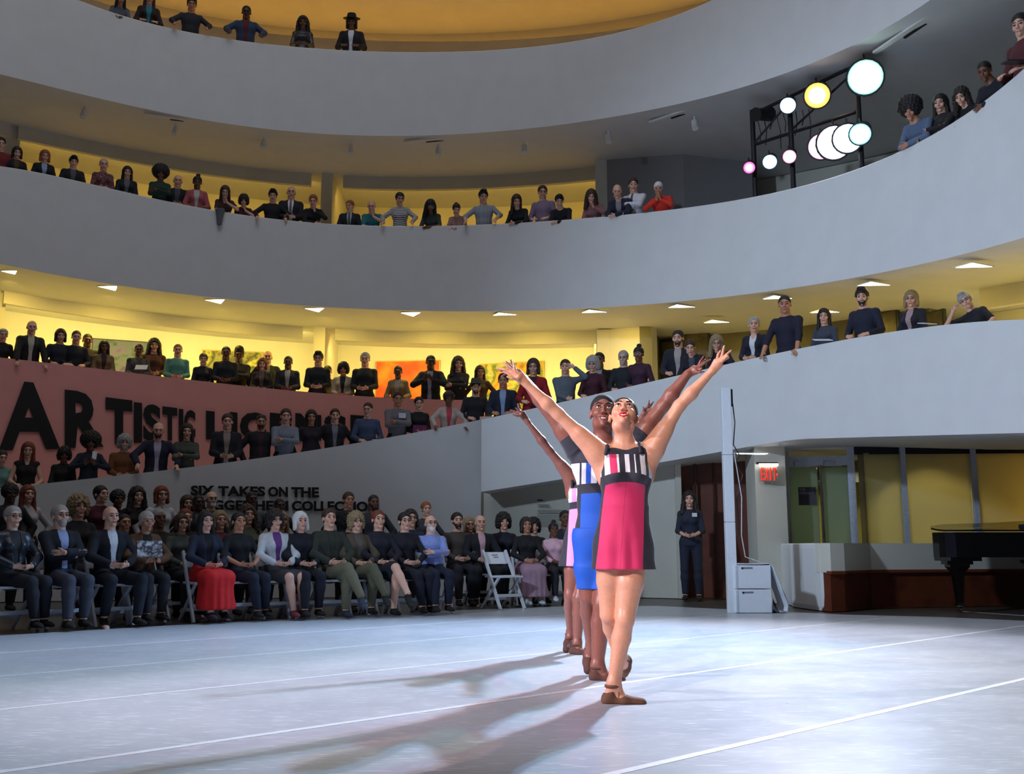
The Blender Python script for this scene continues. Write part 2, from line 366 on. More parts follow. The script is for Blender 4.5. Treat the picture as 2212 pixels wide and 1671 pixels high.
def skeleton(pose, fem=False, pitch=0, yaw=0):
    """joints for H=1.75, facing -y; the rail top is at z=.98, y -.38..-.18"""
    k = dict(fem=fem, pose=pose); sw = .150 if fem else .172
    sit = pose.startswith('sit'); dz = -.385 if sit else 0
    pel = np.array([0, .0, .95+dz]); lean = {'lean': 30, 'chin': 24, 'hands': 24, 'temple': 20, 'wide': 8, 'press': 6, 'rail': 5, 'sit': -6, 'sit_cross': -8, 'sit_arms': -10, 'sit_fwd': 6, 'sit_open': -4, 'sit_side': -7}.get(pose, 0)
    Rl = rot('X', lean)
    if pose == 'temple': Rl = rot('Y', -14)@Rl
    up = lambda v: pel+Rl@np.array(v, float)
    k['pel'] = pel; k['waist'] = up((0, .0, .15)); k['chest'] = up((0, .0, .33)); k['neck'] = up((0, .012, .505))
    sh = {x: up((x*sw, .015, .428)) for x in (-1, 1)}; k['sh'] = sh
    hb = k['neck']; hp = up((0, -.015, .658))
    pitch2 = pitch+lean*.55
    if pose == 'temple': Rh = rot('Y', -28)@rot('Z', yaw)@rot('X', pitch2)
    else: Rh = rot('Z', yaw)@rot('X', pitch2)
    if pose in ('lean', 'chin', 'hands', 'temple'): hp = hb+(hp-hb)*.98+np.array([0, -.01, 0])
    k['H'] = Head(hp, Rh)
    wr = {}; tip = {}; hint = {}
    def arm(x, w, t, h=(0, .3, -1)):
        wr[x] = np.array(w, float); tip[x] = np.array(t, float); hint[x] = np.array(h, float)+np.array([x*.5, 0, 0])
    P_ = pose
    if P_ == 'rail':
        for x in (-1, 1): arm(x, (x*.15, -.27, 1.03), (x*.07, -.36, 1.0))
    elif P_ == 'wide':
        for x in (-1, 1): arm(x, (x*.29, -.365, 1.035), (x*.30, -.44, .98), (x, .5, -.2))
    elif P_ == 'press':
        for x in (-1, 1): arm(x, (x*.24, -.33, .91), (x*.24, -.40, .86), (x, .5, -.2))
    elif P_ == 'clasp':
        for x in (-1, 1): arm(x, (x*.085, -.27, 1.04), (-x*.01, -.34, 1.02))
    elif P_ == 'crossed':
        for x in (-1, 1): arm(x, (-x*.07, -.235-.03*x, 1.17+.02*x), (-x*.16, -.19, 1.19), (x*1.2, -.3, -1))
    elif P_ == 'down':
        for x in (-1, 1): arm(x, (x*.25, -.03, .93), (x*.245, -.05, .83), (x, .4, 0))
    elif P_ == 'lean':
        for x in (-1, 1): arm(x, (-x*.03, -.38-.03*x, 1.03), (-x*.12, -.39, 1.02), (x*1.3, .2, -.5))
    elif P_ == 'chin':
        arm(-1, (.06, -.36, 1.03), (.15, -.37, 1.02), (-1.2, .2, -.5)); c = k['H'].p((.02, -.10, -.14)); arm(1, c+np.array([.03, -.02, -.07]), c+np.array([-.01, .0, .02]), (.6, -.5, -1))
    elif P_ == 'hands':
        for x in (-1, 1): c = k['H'].p((x*.02, -.11, -.14)); arm(x, c+np.array([x*.02, -.01, -.06]), c+np.array([0, .0, .02]), (x*.8, -.4, -1))
    elif P_ == 'temple':
        c = k['H'].p((-.10, -.05, .03)); arm(-1, c+np.array([-.06, -.03, -.12]), c, (-1, -.3, -1)); arm(1, (.12, -.36, 1.03), (.02, -.38, 1.02), (1.2, .2, -.5))
    elif P_ == 'brow':
        arm(-1, (.05, -.27, 1.03), (.12, -.33, 1.02)); c = k['H'].p((.05, -.10, .03)); arm(1, c+np.array([.11, -.04, -.06]), c, (.8, -.5, -1))
    elif P_ == 'phone':
        for x in (-1, 1): arm(x, (x*.07, -.27, 1.24), (x*.02, -.31, 1.31), (x*1.2, .1, -1))
    elif sit:
        if P_ == 'sit_arms':
            for x in (-1, 1): arm(x, (-x*.07, -.22-.03*x, .79+.02*x), (-x*.16, -.17, .81), (x*1.2, -.3, -1))
        elif P_ == 'sit_fwd':
            for x in (-1, 1): arm(x, (x*.08, -.34, .72), (x*.02, -.41, .74), (x, .2, -.6))
        else:
            for x in (-1, 1): arm(x, (x*.10, -.27, .67), (-x*.01, -.33, .66), (x, .4, -.5))
    k['wr'] = wr; k['tip'] = tip; k['el'] = {x: ik(sh[x], wr[x], hint[x], .285, .255) for x in (-1, 1)}
    if sit:
        k['hip'] = {x: pel+np.array([x*.085, -.02, -.03]) for x in (-1, 1)}
        k['kn'] = {x: np.array([x*.105, -.47, .505]) for x in (-1, 1)}; k['an'] = {x: np.array([x*.11, -.46+.05*x, .085]) for x in (-1, 1)}
        if P_ == 'sit_open':
            for x in (-1, 1): k['kn'][x] = np.array([x*.17+.02, -.45-.02*x, .50]); k['an'][x] = np.array([x*.15, -.40-.10*x, .085])
        if P_ == 'sit_side':
            for x in (-1, 1): k['kn'][x] = np.array([x*.08+.10, -.45, .50]); k['an'][x] = np.array([x*.07+.17, -.40+.04*x, .085])
        if P_ == 'sit_cross':
            k['kn'][-1] = np.array([.06, -.47, .60]); k['kn'][1] = np.array([.07, -.46, .49]); k['an'][-1] = np.array([.17, -.66, .27]); k['an'][1] = np.array([.06, -.44, .085])
    else:
        k['hip'] = {x: pel+np.array([x*.09, 0, -.03]) for x in (-1, 1)}
        k['kn'] = {x: np.array([x*.105, -.01, .50]) for x in (-1, 1)}; k['an'] = {x: np.array([x*.11, .03, .085]) for x in (-1, 1)}
    return k
def limbs(sk, o=0.0, arm=1.0, leg=True, k_=.03):
    """arm: how much of the arm is covered, 1 = to the wrist, .5 = to the elbow"""
    L = []; f = .9 if sk['fem'] else 1.0
    if arm > 0:
        for x in (-1, 1):
            s, e, w = sk['sh'][x], sk['el'][x], sk['wr'][x]
            a2 = min(1, arm*2); L.append(Prim(s, s+(e-s)*a2, .047*f+o*.8, .050*f+o-(.010*f)*a2, k=k_))
            if arm > .5: t = min(1, (arm-.5)*2); L.append(Prim(e, e+(w-e)*t, .041*f+o, .041*f+o-.013*f*t, k=.015))
    if leg:
        for x in (-1, 1):
            h, n_, a = sk['hip'][x], sk['kn'][x], sk['an'][x]
            L += [Prim(h, n_, .085+o, .056+o, k=k_), Prim(n_, n_+(a-n_)*.35, .054+o, .056+o, k=.02), Prim(n_+(a-n_)*.3, a, .056+o, .036+o, k=.02)]
    return L
def torso(sk, o=0.0):
    f = sk['fem']; sd = sk['sh'][1]-sk['sh'][-1]; L = []
    if f: L += [Prim(sk['pel']-[0, 0, .04], sk['pel']+[0, 0, .03], (.155+o, .110+o), (.145+o, .105+o), sd, .04), Prim(sk['pel'], sk['waist'], (.150+o, .105+o), (.118+o, .088+o), sd, .04), Prim(sk['waist'], sk['chest'], (.118+o, .088+o), (.138+o, .100+o), sd, .04)]
    else: L += [Prim(sk['pel']-[0, 0, .04], sk['pel'], (.145+o, .108+o), (.145+o, .108+o), sd, .04), Prim(sk['pel'], sk['waist'], (.148+o, .108+o), (.142+o, .108+o), sd, .04), Prim(sk['waist'], sk['chest'], (.142+o, .106+o), (.162+o, .114+o), sd, .04)]
    c, n = sk['chest'], sk['neck']; u = _n(n-c); fr = np.cross(u, _n(sd)); fr = fr if fr[1] < 0 else -fr
    L.append(Prim(c, c+(n-c)*.45, (.150+o, .108+o), (.130+o, .085+o), sd, .05))
    m = (sk['sh'][1]+sk['sh'][-1])/2
    L.append(Prim(sk['sh'][-1]*.92+m*.08, sk['sh'][1]*.92+m*.08, .054+o*.8, k=.04)); L.append(Prim(c+(n-c)*.5, n+(n-c)*.02, (.105+o*.5, .07+o*.5), (.050+o*.5, .050+o*.5), sd, .05))
    if f: L += [Prim(c+fr*.065+_n(sd)*x*.062+u*.0, c+fr*.085+_n(sd)*x*.062-u*.015, .052+o, .045+o, k=.03) for x in (-1, 1)]
    return L
def neck_(sk, o=0.0):
    r = .046 if sk['fem'] else .057; h = sk['H']
    return [Prim(sk['neck']-[0, 0, .03], h.p((0, .025, -.06)), r+.01+o, r+o, k=.03)]
def feet(sk, o=0.0, xs=(-1, 1)):
    L = []
    for x in xs:
        a = sk['an'][x]; d = sk['an'][x]-sk['kn'][x]; fw = np.array([x*.06, -1, 0.0])
        if abs(d[1]) > .12: fw = np.array([x*.05, -.75, -.45])
        fw = _n(fw); z = np.array([0, 0, 1.0])
        L += [Prim(a-fw*.035-z*.045, a+fw*.10-z*.052, (.034+o, .030+o), (.040+o, .022+o), (1, 0, 0), k=.02), Prim(a+fw*.08-z*.055, a+fw*.165-z*.060, (.040+o, .022+o), (.030+o, .017+o), (1, 0, 0), k=.02), Prim(a, a-z*.05, .034+o, k=.02)]
    return L
def hands_(sk):
    L = []
    for x in (-1, 1):
        d = sk['tip'][x]-sk['wr'][x]; th = np.array([-x, 0, .6]) if sk['pose'] in ('wide', 'down', 'rail', 'press') else np.array([0, -.3, 1.0])
        L += hand_prims(sk['wr'][x], d, (0, 0, -1), th, .98 if not sk['fem'] else .9, .35)
    return L
MESH = {}
def cached(key, fn):
    if key not in MESH: MESH[key] = fn()
    return MESH[key]
def wobf(H, a):
    return lambda G: a*np.sin(G[..., 0]*95+2*np.sin(G[..., 2]*60))*np.sin(G[..., 1]*90+1)*np.sin(G[..., 2]*88+2)
def parts_for(pose, fem, pitch, yaw, vox):
    key = (pose, fem, pitch, yaw)
    sk = cached(('sk',)+key, lambda: skeleton(pose, fem, pitch, yaw)); H = sk['H']
    g = {}
    g['body'] = lambda: cached(('body',)+key, lambda: field_mesh('body', torso(sk)+limbs(sk)+neck_(sk)+feet(sk)+hands_(sk)+head_prims(H, fem), vox))
    g['eye'] = lambda x: cached(('eye', x)+key, lambda: field_mesh('eye', eye_prims(H, x), .0035))
    g['eyebrow'] = lambda x: cached(('eyebrow', x)+key, lambda: field_mesh('eyebrow', brow_prims(H, x), .0035))
    g['lips'] = lambda: cached(('lips',)+key, lambda: field_mesh('lips', lip_prims(H), .0035))
    nb = sk['neck']; up = _n(sk['neck']-sk['chest']); fr = np.array([0, -1, 0.]); fr = _n(fr-up*(fr@up))
    collar = Prim(nb+up*.03, nb+up*.2, .066 if fem else .075, .11, k=.01, sub=True)
    deep = Prim(nb+fr*.11+up*.06, nb+fr*.11-up*.06, (.075, .09), (.03, .07), k=.01, sub=True)
    hemz = sk['pel'][2]-.10
    clipw = [((0, 0, hemz), (0, 0, -1))] if not pose.startswith('sit') else [((0, -.17, 0), (0, -1, .25))]
    def top(sleeve, o, deepneck):
        pr = torso(sk, o)+[p for p in limbs(sk, o, sleeve, False)]
        if not pose.startswith('sit'): pr += [Prim(sk['pel'], sk['pel']-[0, 0, .07], (.163, .122), (.166, .124), k=.03, cap=.02)]
        pr += [collar]+([deep] if deepneck else [])
        lo = torso(sk, o)[:1]
        return field_mesh('top', pr, vox, [] if not lo else [])
    g['top'] = lambda sl=.95, dn=False: cached(('top', sl, dn)+key, lambda: top(sl, .010, dn))
    vee = Prim(nb+fr*.12+up*.05, sk['waist']+fr*.13+up*.02, (.074, .09), (.026, .06), k=.006, sub=True)
    front = Prim(sk['waist']+fr*.13+up*.02, sk['pel']+fr*.14-up*.25, (.026, .06), (.055, .08), k=.006, sub=True)
    g['jacket'] = lambda: cached(('jacket',)+key, lambda: field_mesh('jacket', torso(sk, .021)+([Prim(sk['pel'], sk['pel']-[0, 0, .10], (.175, .135), (.18, .14), k=.03)] if not pose.startswith('sit') else [])+limbs(sk, .018, .93, False)+[collar, vee, front], vox))
    g['tie'] = lambda: cached(('tie',)+key, lambda: field_mesh('tie', [Prim(nb+fr*.088-up*.03, nb+fr*.142-up*.12, (.018, .012), (.016, .012), k=.004), Prim(nb+fr*.142-up*.12, sk['waist']+fr*.134, (.018, .010), (.030, .010), k=.004)], .007))
    g['trousers'] = lambda: cached(('trousers',)+key, lambda: field_mesh('trousers', torso(sk, .010)[:2]+limbs(sk, .014, 0, True), vox, [((0, 0, .10), (0, 0, -1))]))
    def skirt():
        pr = torso(sk, .012)[:2]
        if pose.startswith('sit'):
            for x in (-1, 1): pr += [Prim(sk['hip'][x], sk['kn'][x]+[0, .06, 0], .10, .085, k=.08)]
            return field_mesh('skirt', pr, vox)
        return field_mesh('skirt', pr+[Prim(sk['pel'], (0, 0, .5), (.16, .12), (.20, .17), k=.04)], vox, [((0, 0, .5), (0, 0, -1))])
    g['skirt'] = lambda: cached(('skirt',)+key, skirt)
    def lskirt():
        kx = (sk['kn'][1]+sk['kn'][-1])/2; ax = (sk['an'][1]+sk['an'][-1])/2
        pr = torso(sk, .012)[:2]+[Prim(sk['hip'][x], sk['kn'][x], .11, .10, k=.1) for x in (-1, 1)]
        pr += [Prim(kx, ax+[0, .02, .07], (.17, .10), (.24, .17), k=.06), Prim(kx+[0, .2, -.02], ax+[0, .15, .09], (.18, .12), (.22, .15), k=.06)]
        return field_mesh('skirt', pr, vox, [((0, 0, .12), (0, 0, -1))], wob=lambda G: .006*np.sin(G[..., 0]*70)*np.clip((.6-G[..., 2])*3, 0, 1))
    g['long_skirt'] = lambda: cached(('lskirt',)+key, lskirt)
    g['shoe'] = lambda x: cached(('shoe', x)+key, lambda: field_mesh('shoe', feet(sk, .006, (x,)), vox, [((0, 0, .004), (0, 0, -1))]))
    g['hair'] = lambda st: cached(('hair', st)+key, lambda: (lambda pw: field_mesh('hair', pw[0], .008, wob=(wobf(H, pw[1]) if pw[1] else None)))(hair_prims(H, st)))
    g['beard'] = lambda: cached(('beard',)+key, lambda: field_mesh('beard', [H.P((0, -.025, -.03), (0, -.056, -.078), (.0625, .062), (.040, .042), k=.02), H.E((0, -.10, -.012), (.05, .05, .034), .006, True), H.E((0, .06, -.02), (.11, .075, .1), .01, True)], .006))
    def glasses():
        mb = MB()
        for x in (-1, 1):
            c = H.p((x*.033, -.101, .006)); pts = [c+H.d((.022*math.cos(a)*1.1, 0, .018*math.sin(a))) for a in np.linspace(0, 2*PI, 13)]
            mb.tube(pts, .0022, 5); mb.tube([H.p((x*.057, -.099, .010)), H.p((x*.078, .0, .010))], .002, 5)
        mb.tube([H.p((-.010, -.103, .010)), H.p((.010, -.103, .010))], .002, 5)
        me = bpy.data.meshes.new('glasses'); me.from_pydata(mb.v, [], mb.f); me.update(); return me
    g['glasses'] = lambda: cached(('glasses',)+key, glasses)
    def hat():
        M = Matrix.Translation(Vector(H.p((0, .02, .075)).tolist())) @ Matrix(H.R.tolist()).to_4x4()
        mb = MB().lathe([(.165, 0), (.168, .006), (.095, .014), (.088, .07), (.074, .105), (.02, .098)], n=24, M=M)
        me = bpy.data.meshes.new('hat'); me.from_pydata(mb.v, [], mb.f); me.update(); me.polygons.foreach_set('use_smooth', [True]*len(me.polygons)); return me
    g['hat'] = lambda: cached(('hat',)+key, hat)
    g['sk'] = sk
    return g
SKIN = {'l': (232, 178, 152), 'm': (200, 140, 108), 'd': (122, 78, 58), 'k': (84, 54, 42)}
HAIR = {'black': (22, 18, 18), 'brown': (62, 40, 28), 'red': (120, 52, 30), 'grey': (165, 160, 155), 'white': (225, 222, 218), 'blond': (150, 126, 92), 'dark': (38, 28, 24), 'ginger': (150, 80, 45), 'pinkgrey': (205, 170, 165)}
def skinmat(c): return mat('skin_'+c, SKIN[c], .5, noise=.06, scale=60)
def hairmat(c): return mat('hair_'+c, HAIR[c], .6, noise=.35, scale=90, bump=.5)
def cloth(c): return c if not isinstance(c, tuple) else mat('cloth', c, .85, noise=.10, scale=45, bump=.3)
M_EYE = mat('eye', (40, 30, 28), .25); M_LIP = mat('lips', (165, 80, 78), .45); M_LIPD = mat('lips_dark', (105, 52, 48), .45)
M_GLASS = mat('spectacle_frame', (35, 30, 32), .3); M_GLASSW = mat('spectacle_frame_white', (215, 215, 215), .3)
def person(loc, rz, sc, label, pose='rail', fem=False, pitch=0, yaw=0, skin='l', hair=('short', 'dark'), top=(40, 40, 45), jacket=None, tie=None,
           sleeve=.95, deep=False, legs=(35, 35, 42), skirt=None, extras=(), vox=.011, group='audience', shoe=(25, 22, 22), beard=None):
    r = empty('person', loc, rz, label, 'person', group); r.scale = (sc,)*3
    g = parts_for(pose, fem, pitch, yaw, vox)
    inst('body', g['body'](), skinmat(skin), r); [(inst('eye', g['eye'](x), M_EYE, r), inst('eyebrow', g['eyebrow'](x), M_EYE, r)) for x in (-1, 1)]
    if not beard: inst('lips', g['lips'](), M_LIP if skin in 'lm' else M_LIPD, r)
    if hair: inst('hair', g['hair'](hair[0]), hairmat(hair[1]), r)
    if beard: inst('beard', g['beard'](), hairmat(beard), r)
    inst('shirt', g['top'](sleeve, deep), cloth(top), r)
    if jacket: inst('jacket', g['jacket'](), cloth(jacket), r)
    if tie: inst('tie', g['tie'](), cloth(tie), r)
    if skirt: inst('skirt', g['long_skirt' if skirt[0] == 'long' else 'skirt'](), cloth(skirt[1]), r)
    else: inst('trousers', g['trousers'](), cloth(legs), r)
    [inst('shoe', g['shoe'](x), cloth(shoe), r) for x in (-1, 1)]
    for e in extras:
        if e == 'glasses': inst('glasses', g['glasses'](), M_GLASS, r)
        if e == 'white_glasses': inst('glasses', g['glasses'](), M_GLASSW, r)
        if e == 'hat': inst('hat', g['hat'](), cloth((70, 68, 60)), r)
        if e == 'black_hat': inst('hat', g['hat'](), cloth((20, 20, 22)), r)
    return r, g['sk']
# ------------------------------------------------------------------ building
PAINT = mat('painted_plaster', (226, 226, 226), .75, noise=.025, scale=2.5, bump=.15)
PAINTL = mat('lobby_plaster', (214, 210, 196), .75, noise=.03, scale=2.5)
PINK = mat('pink_painted_plaster', (240, 164, 156), .75, noise=.03, scale=2.5)
GAL = mat('gallery_plaster', (228, 224, 210), .8, noise=.03, scale=2.0)
XS = np.arange(-260, 2420, 26.0)
def curve(pts, deg=4):
    x = np.array([p[0] for p in pts], float); y = np.array([p[1] for p in pts], float); m = x.mean(); sdv = x.std()
    deg = min(deg, len(pts)-1); c = np.polyfit((x-m)/sdv, y, deg)
    e0, e1 = x.min(), x.max(); 
    def f(q):
        if q < e0: s = (np.polyval(c, (e0+60-m)/sdv)-np.polyval(c, (e0-m)/sdv))/60; return float(np.polyval(c, (e0-m)/sdv)+s*(q-e0))
        if q > e1: s = (np.polyval(c, (e1-m)/sdv)-np.polyval(c, (e1-60-m)/sdv))/60; return float(np.polyval(c, (e1-m)/sdv)+s*(q-e1))
        return float(np.polyval(c, (q-m)/sdv))
    return f
yL3t = curve([(0,360),(200,400),(480,458),(700,483),(900,489),(1050,488),(1300,470),(1500,445),(1700,410),(1850,372),(2000,300),(2100,235),(2212,150)], 6)
yL3b = curve([(0,567),(220,612),(450,640),(700,660),(930,672),(1100,672),(1350,660),(1600,640),(1850,600),(2020,565),(2212,520)], 4)
yL4b = curve([(0,160),(200,210),(400,250),(600,280),(800,292),(1000,290),(1200,272),(1500,215),(1700,158),(1850,98),(2010,0)], 5)
yL4t = curve([(180,5),(390,68),(560,92),(780,112),(1000,112),(1150,103),(1300,78),(1450,38),(1540,0)], 4)
yL2t = curve([(0,772),(250,800),(450,825),(700,850),(900,860),(1040,864)], 3)
yL1t = curve([(0,1056),(80,1045),(300,1018),(600,985),(850,945),(1040,905),(1240,865),(1450,810),(1600,775),(1900,727),(2212,688)], 4)
yL1b = lambda x: float(np.interp(x, [1040,1240,1470,1600,1660,1700,1745,1915,2212,2420], [1062,1030,990,966,956,949.5,947,942,934,928]))
def L1plan(x):
    l = [(-260,15.2),(-60,15.7),(345,16.6),(700,17.3),(1039,17.95)]; r = [(1040,17.3),(1240,17.0),(1470,16.2),(1700,14.9),(1860,13.9),(2212,11.4),(2420,9.9)]
    q = l if x < 1040 else r; return float(np.interp(x, [p[0] for p in q], [p[1] for p in q]))
def onL(level, x, y):
    if level == 1: return atY(x, y, L1plan(x))
    return circ(x, y, 10.0)
YT = {1: yL1t, 2: yL2t, 3: yL3t, 4: yL4t}
def norm_at(level, x):
    if level == 1:
        a = onL(1, x-8, 900); b = onL(1, x+8, 900)
        if x < 1040 <= x+8: b = onL(1, x, 900)
        if x-8 < 1040 <= x: a = onL(1, x, 900)
        d = (b-a)[:2]; n = np.array([-d[1], d[0]]); return n/np.linalg.norm(n)
    return outw(onL(level, x, 500))
def off(p, n, r, z=None): return np.array([p[0]+n[0]*r, p[1]+n[1]*r, p[2] if z is None else z])
def sweep(name, sections, m, closed=True, kind='structure', caps=True, parent=None):
    """sections: list of equal-length closed point loops"""
    k = len(sections[0]); v = [q for s in sections for q in s]; f = []
    for i in range(len(sections)-1):
        for j in range(k if closed else k-1):
            f.append((i*k+j, (i+1)*k+j, (i+1)*k+(j+1) % k, i*k+(j+1) % k))
    if caps and closed: f += [tuple(range(k)), tuple(range(len(v)-1, len(v)-k-1, -1))]
    o = mesh_obj(name, v, f, m, parent)
    if kind: o['kind'] = kind
    return o
def balcony(name, level, yt, yb, xs, m, rout, floor_d=1.0):
    secs = []
    for x in xs:
        t = onL(level, x, yt(x)); b = onL(level, x, yb(x)); n = norm_at(level, x); b = np.array([t[0], t[1], b[2]])
        fl = t[2]-floor_d; bz = min(b[2], fl-.15)
        secs.append([(b[0], b[1], bz), off(t, n, 0), off(t, n, .02, t[2]+.02), off(t, n, .18, t[2]+.02), off(t, n, .2), off(t, n, .2, fl), off(t, n, rout, fl), off(t, n, rout, bz)])
    return sweep(name, secs, m)
b4 = balcony('wall_fourth_balcony', 4, yL4t, yL4b, XS, PAINT, 5.0)
b3 = balcony('wall_third_balcony', 3, yL3t, yL3b, XS, PAINT, 5.0)
# pink parapet of the second level: a tall wall down behind the first ramp
secs = []
for x in XS[XS < 1062]:
    t = onL(2, x, yL2t(x)); n = norm_at(2, x); fl = t[2]-1.0
    secs.append([(t[0], t[1], 0), tuple(t), off(t, n, .2), off(t, n, .2, fl), off(t, n, 4.6, fl), off(t, n, 4.6, 0)])
b2 = sweep('wall_second_balcony', secs, PINK)
b2.data.materials.append(GAL)
for p_ in b2.data.polygons:
    if p_.normal.z > .8 and p_.area > .4: p_.material_index = 1
# first ramp: solid wall on the left, a floating parapet with soffit on the right
secs = []
xl = [x for x in XS if x < 1030]+[1039.9]
for x in xl:
    t = onL(1, x, yL1t(x)); n = norm_at(1, x); fl = t[2]-1.0; o2 = onL(2, x, 800); w = np.linalg.norm(o2[:2]-t[:2])-.02
    secs.append([(t[0], t[1], 0), tuple(t), off(t, n, .2), off(t, n, .2, fl), np.array([*(t[:2]+(o2[:2]-t[:2])*(w-.02)/w), fl]), np.array([*(t[:2]+(o2[:2]-t[:2])*(w-.02)/w), 0])])
sweep('wall_first_ramp_solid', secs, PAINT)
xr = [1040.0]+[x for x in XS if x > 1050]
secs = []
for x in xr:
    t = onL(1, x, yL1t(x)); n = norm_at(1, x); fl = t[2]-1.0; b = onL(1, x, yL1b(x)); bz = b[2]
    d = off(t, n, 6.0) if x > 1400 else off(t, n, 6.5)
    secs.append([(t[0], t[1], bz), tuple(t), off(t, n, .2), off(t, n, .2, fl), np.array([d[0], d[1], fl]), np.array([d[0], d[1], bz])])
b1 = sweep('wall_first_balcony', secs, PAINT)
# recessed ground wall under it, from the corner to the doorway
secs = []
for x in np.linspace(1036, 1470, 12):
    t = onL(1, max(x, 1040.1), 1000); n = norm_at(1, max(x, 1041)); q = atY(x, 1000, L1plan(max(x, 1040.1))+.75)
    q2 = q+np.array([0, .3, 0]); secs.append([(q[0], q[1], 0), (q[0], q[1], 3.2), (q2[0], q2[1], 3.2), (q2[0], q2[1], 0)])
sweep('wall_ground', secs, PAINTL)
# ceilings and walls of the galleries behind each parapet
def gallery(level, yb, ytop, rv, rw, xs, ynext):
    """outer wall of the gallery between this level's floor and the slab above"""
    secs = []
    for x in xs:
        t = onL(level, x, ytop(x)); n = outw(circ(x, 500, 10.)); c = circ(x, ynext(x), 10.0)
        p = off(circ(x, 500, 10.), n, rw-10); z0 = t[2]-1.0; z1 = c[2]
        secs.append([(p[0], p[1], z0), (p[0], p[1], z1), off(p, n, .2, z1), off(p, n, .2, z0)])
    return secs
yf = lambda x: yL2t(x) if x < 1040 else float(np.interp(x, [1040,1240,1450,1600,1900,2212,2420], [905,865,810,775,727,688,662]))
YT[2] = yf
def lvl2(x):
    return onL(2, x, yL2t(x)) if x < 1040 else onL(1, x, yL1t(x))
secs = []
for x in XS:
    n = outw(circ(x, 500, 10.)); p = off(circ(x, 500, 10.), n, 4.0); c = circ(x, yL3b(x), 10.0); z0 = lvl2(x)[2]-1.2
    secs.append([(p[0], p[1], z0), (p[0], p[1], c[2]), off(p, n, .2, c[2]), off(p, n, .2, z0)])
sweep('wall_second_gallery', secs, GAL)
secs = []
for x in XS:
    n = outw(circ(x, 500, 10.)); p = off(circ(x, 500, 10.), n, 4.6); c = circ(x, yL4b(x), 10.0); z0 = circ(x, yL3t(x), 10.0)[2]-1.1
    secs.append([(p[0], p[1], z0), (p[0], p[1], c[2]), off(p, n, .2, c[2]), off(p, n, .2, z0)])
sweep('wall_third_gallery', secs, GAL)
secs = []; secs2 = []
for x in XS:
    n = outw(circ(x, 500, 10.)); p = off(circ(x, 500, 10.), n, 4.6); z0 = circ(x, yL4t(x), 10.0)[2]-1.1; pi = circ(x, 500, 10.)
    secs.append([(p[0], p[1], z0), (p[0], p[1], z0+4.4), off(p, n, .2, z0+4.4), off(p, n, .2, z0)])
    secs2.append([off(pi, n, -.05, z0+4.0), off(pi, n, -.05, z0+5.6), off(pi, n, 5, z0+5.6), off(pi, n, 5, z0+4.0)])
sweep('wall_fourth_gallery', secs, GAL)
sweep('ceiling_fourth_gallery', secs2, GAL)
# valances (cove lighting behind them) and radial fins
def cove(level, x0, x1, rv, h, yb, name):
    xs = np.linspace(x0, x1, max(3, int((x1-x0)/60)))
    secs = []; mids = []
    for x in xs:
        n = outw(circ(x, 500, 10.)); c = circ(x, yb(x), 10.0)
        # follow the sight line so the box spans the bay
        q = circ(x, 500, rv); z = c[2]; n = outw(q); zc = z_at(q, yb)
        secs.append([(q[0], q[1], zc-h), (q[0], q[1], zc+.02), off(q, n, .12, zc+.02), off(q, n, .12, zc-h)]); mids.append((q, n, zc))
    sweep(name, secs, GAL)
    return mids
def z_at(q, yb):
    """height of the slab underside above plan point q"""
    v = q[:2]-CEN; p = CEN+v/np.linalg.norm(v)*10.0; x = W/2+p[0]/p[1]*F*1.0
    for _ in range(6):
        c = circ(x, yb(x), 10.0); x += (p[0]/p[1]-c[0]/c[1])*F*.9
    return circ(x, yb(x), 10.0)[2]
def cove_lights(mids, col, power, dist=.35, wall=1.6, drop=.12, every=2):
    for i in range(0, len(mids)-1, every):
        a, n, z = mids[i]; b, _, z2 = mids[min(i+every, len(mids)-1)]; L = np.linalg.norm(b[:2]-a[:2])
        m = (a+b)/2; zc = min(z, z2); p = off(m, n, dist, zc-drop)
        o = area('cove_lamp', p, off(m, n, wall, zc-1.2), col, power*L, .1, 1, 170)
        # long side along the arc
        d = Vector((b-a)[:3]); d.z = 0; d.normalize(); z_ = (Vector(p)-Vector(off(m, n, wall, zc-1.2))).normalized(); x_ = d; y_ = z_.cross(x_).normalized()
        o.rotation_euler = Matrix((x_, y_, z_)).transposed().to_euler(); o.data.size = float(L)*.96; o.data.size_y = .08
YEL2 = (1.0, .76, .20); YEL3 = (1.0, .62, .10); YEL4 = (1.0, .50, .05)
for (x0, x1) in ((-240, 12), (20, 660), (730, 1287)):
    cove_lights(cove(2, x0, x1, 12.1, .27, yL3b, 'trim_second_gallery'), YEL2, 15)
cove_lights(cove(2, 2105, 2400, 12.1, .3, yL3b, 'trim_second_gallery'), YEL2, 14)
for (x0, x1) in ((-240, 6), (22, 668), (738, 1290)):
    cove_lights(cove(3, x0, x1, 12.4, .3, yL4b, 'trim_third_gallery'), YEL3, 5.5)
cove_lights(cove(4, -240, 1700, 12.8, .35, lambda x: yL4t(x)-160, 'trim_fourth_gallery'), YEL4, 12)
def fin(x, w, level, yb, ri, ro, name, zbot):
    c = circ(x, 500, ri); n = outw(c); t = np.array([-n[1], n[0]]); z1 = z_at(c, yb)+.02
    e = off(c, n, ro-ri); v = []
    for z in (zbot, z1):
        v += [(c[0]-t[0]*w/2, c[1]-t[1]*w/2, z), (c[0]+t[0]*w/2, c[1]+t[1]*w/2, z), (e[0]+t[0]*w/2, e[1]+t[1]*w/2, z), (e[0]-t[0]*w/2, e[1]-t[1]*w/2, z)]
    mesh_obj(name, v, [(0,3,2,1),(4,5,6,7),(0,1,5,4),(1,2,6,5),(2,3,7,6),(3,0,4,7)], GAL)['kind'] = 'structure'
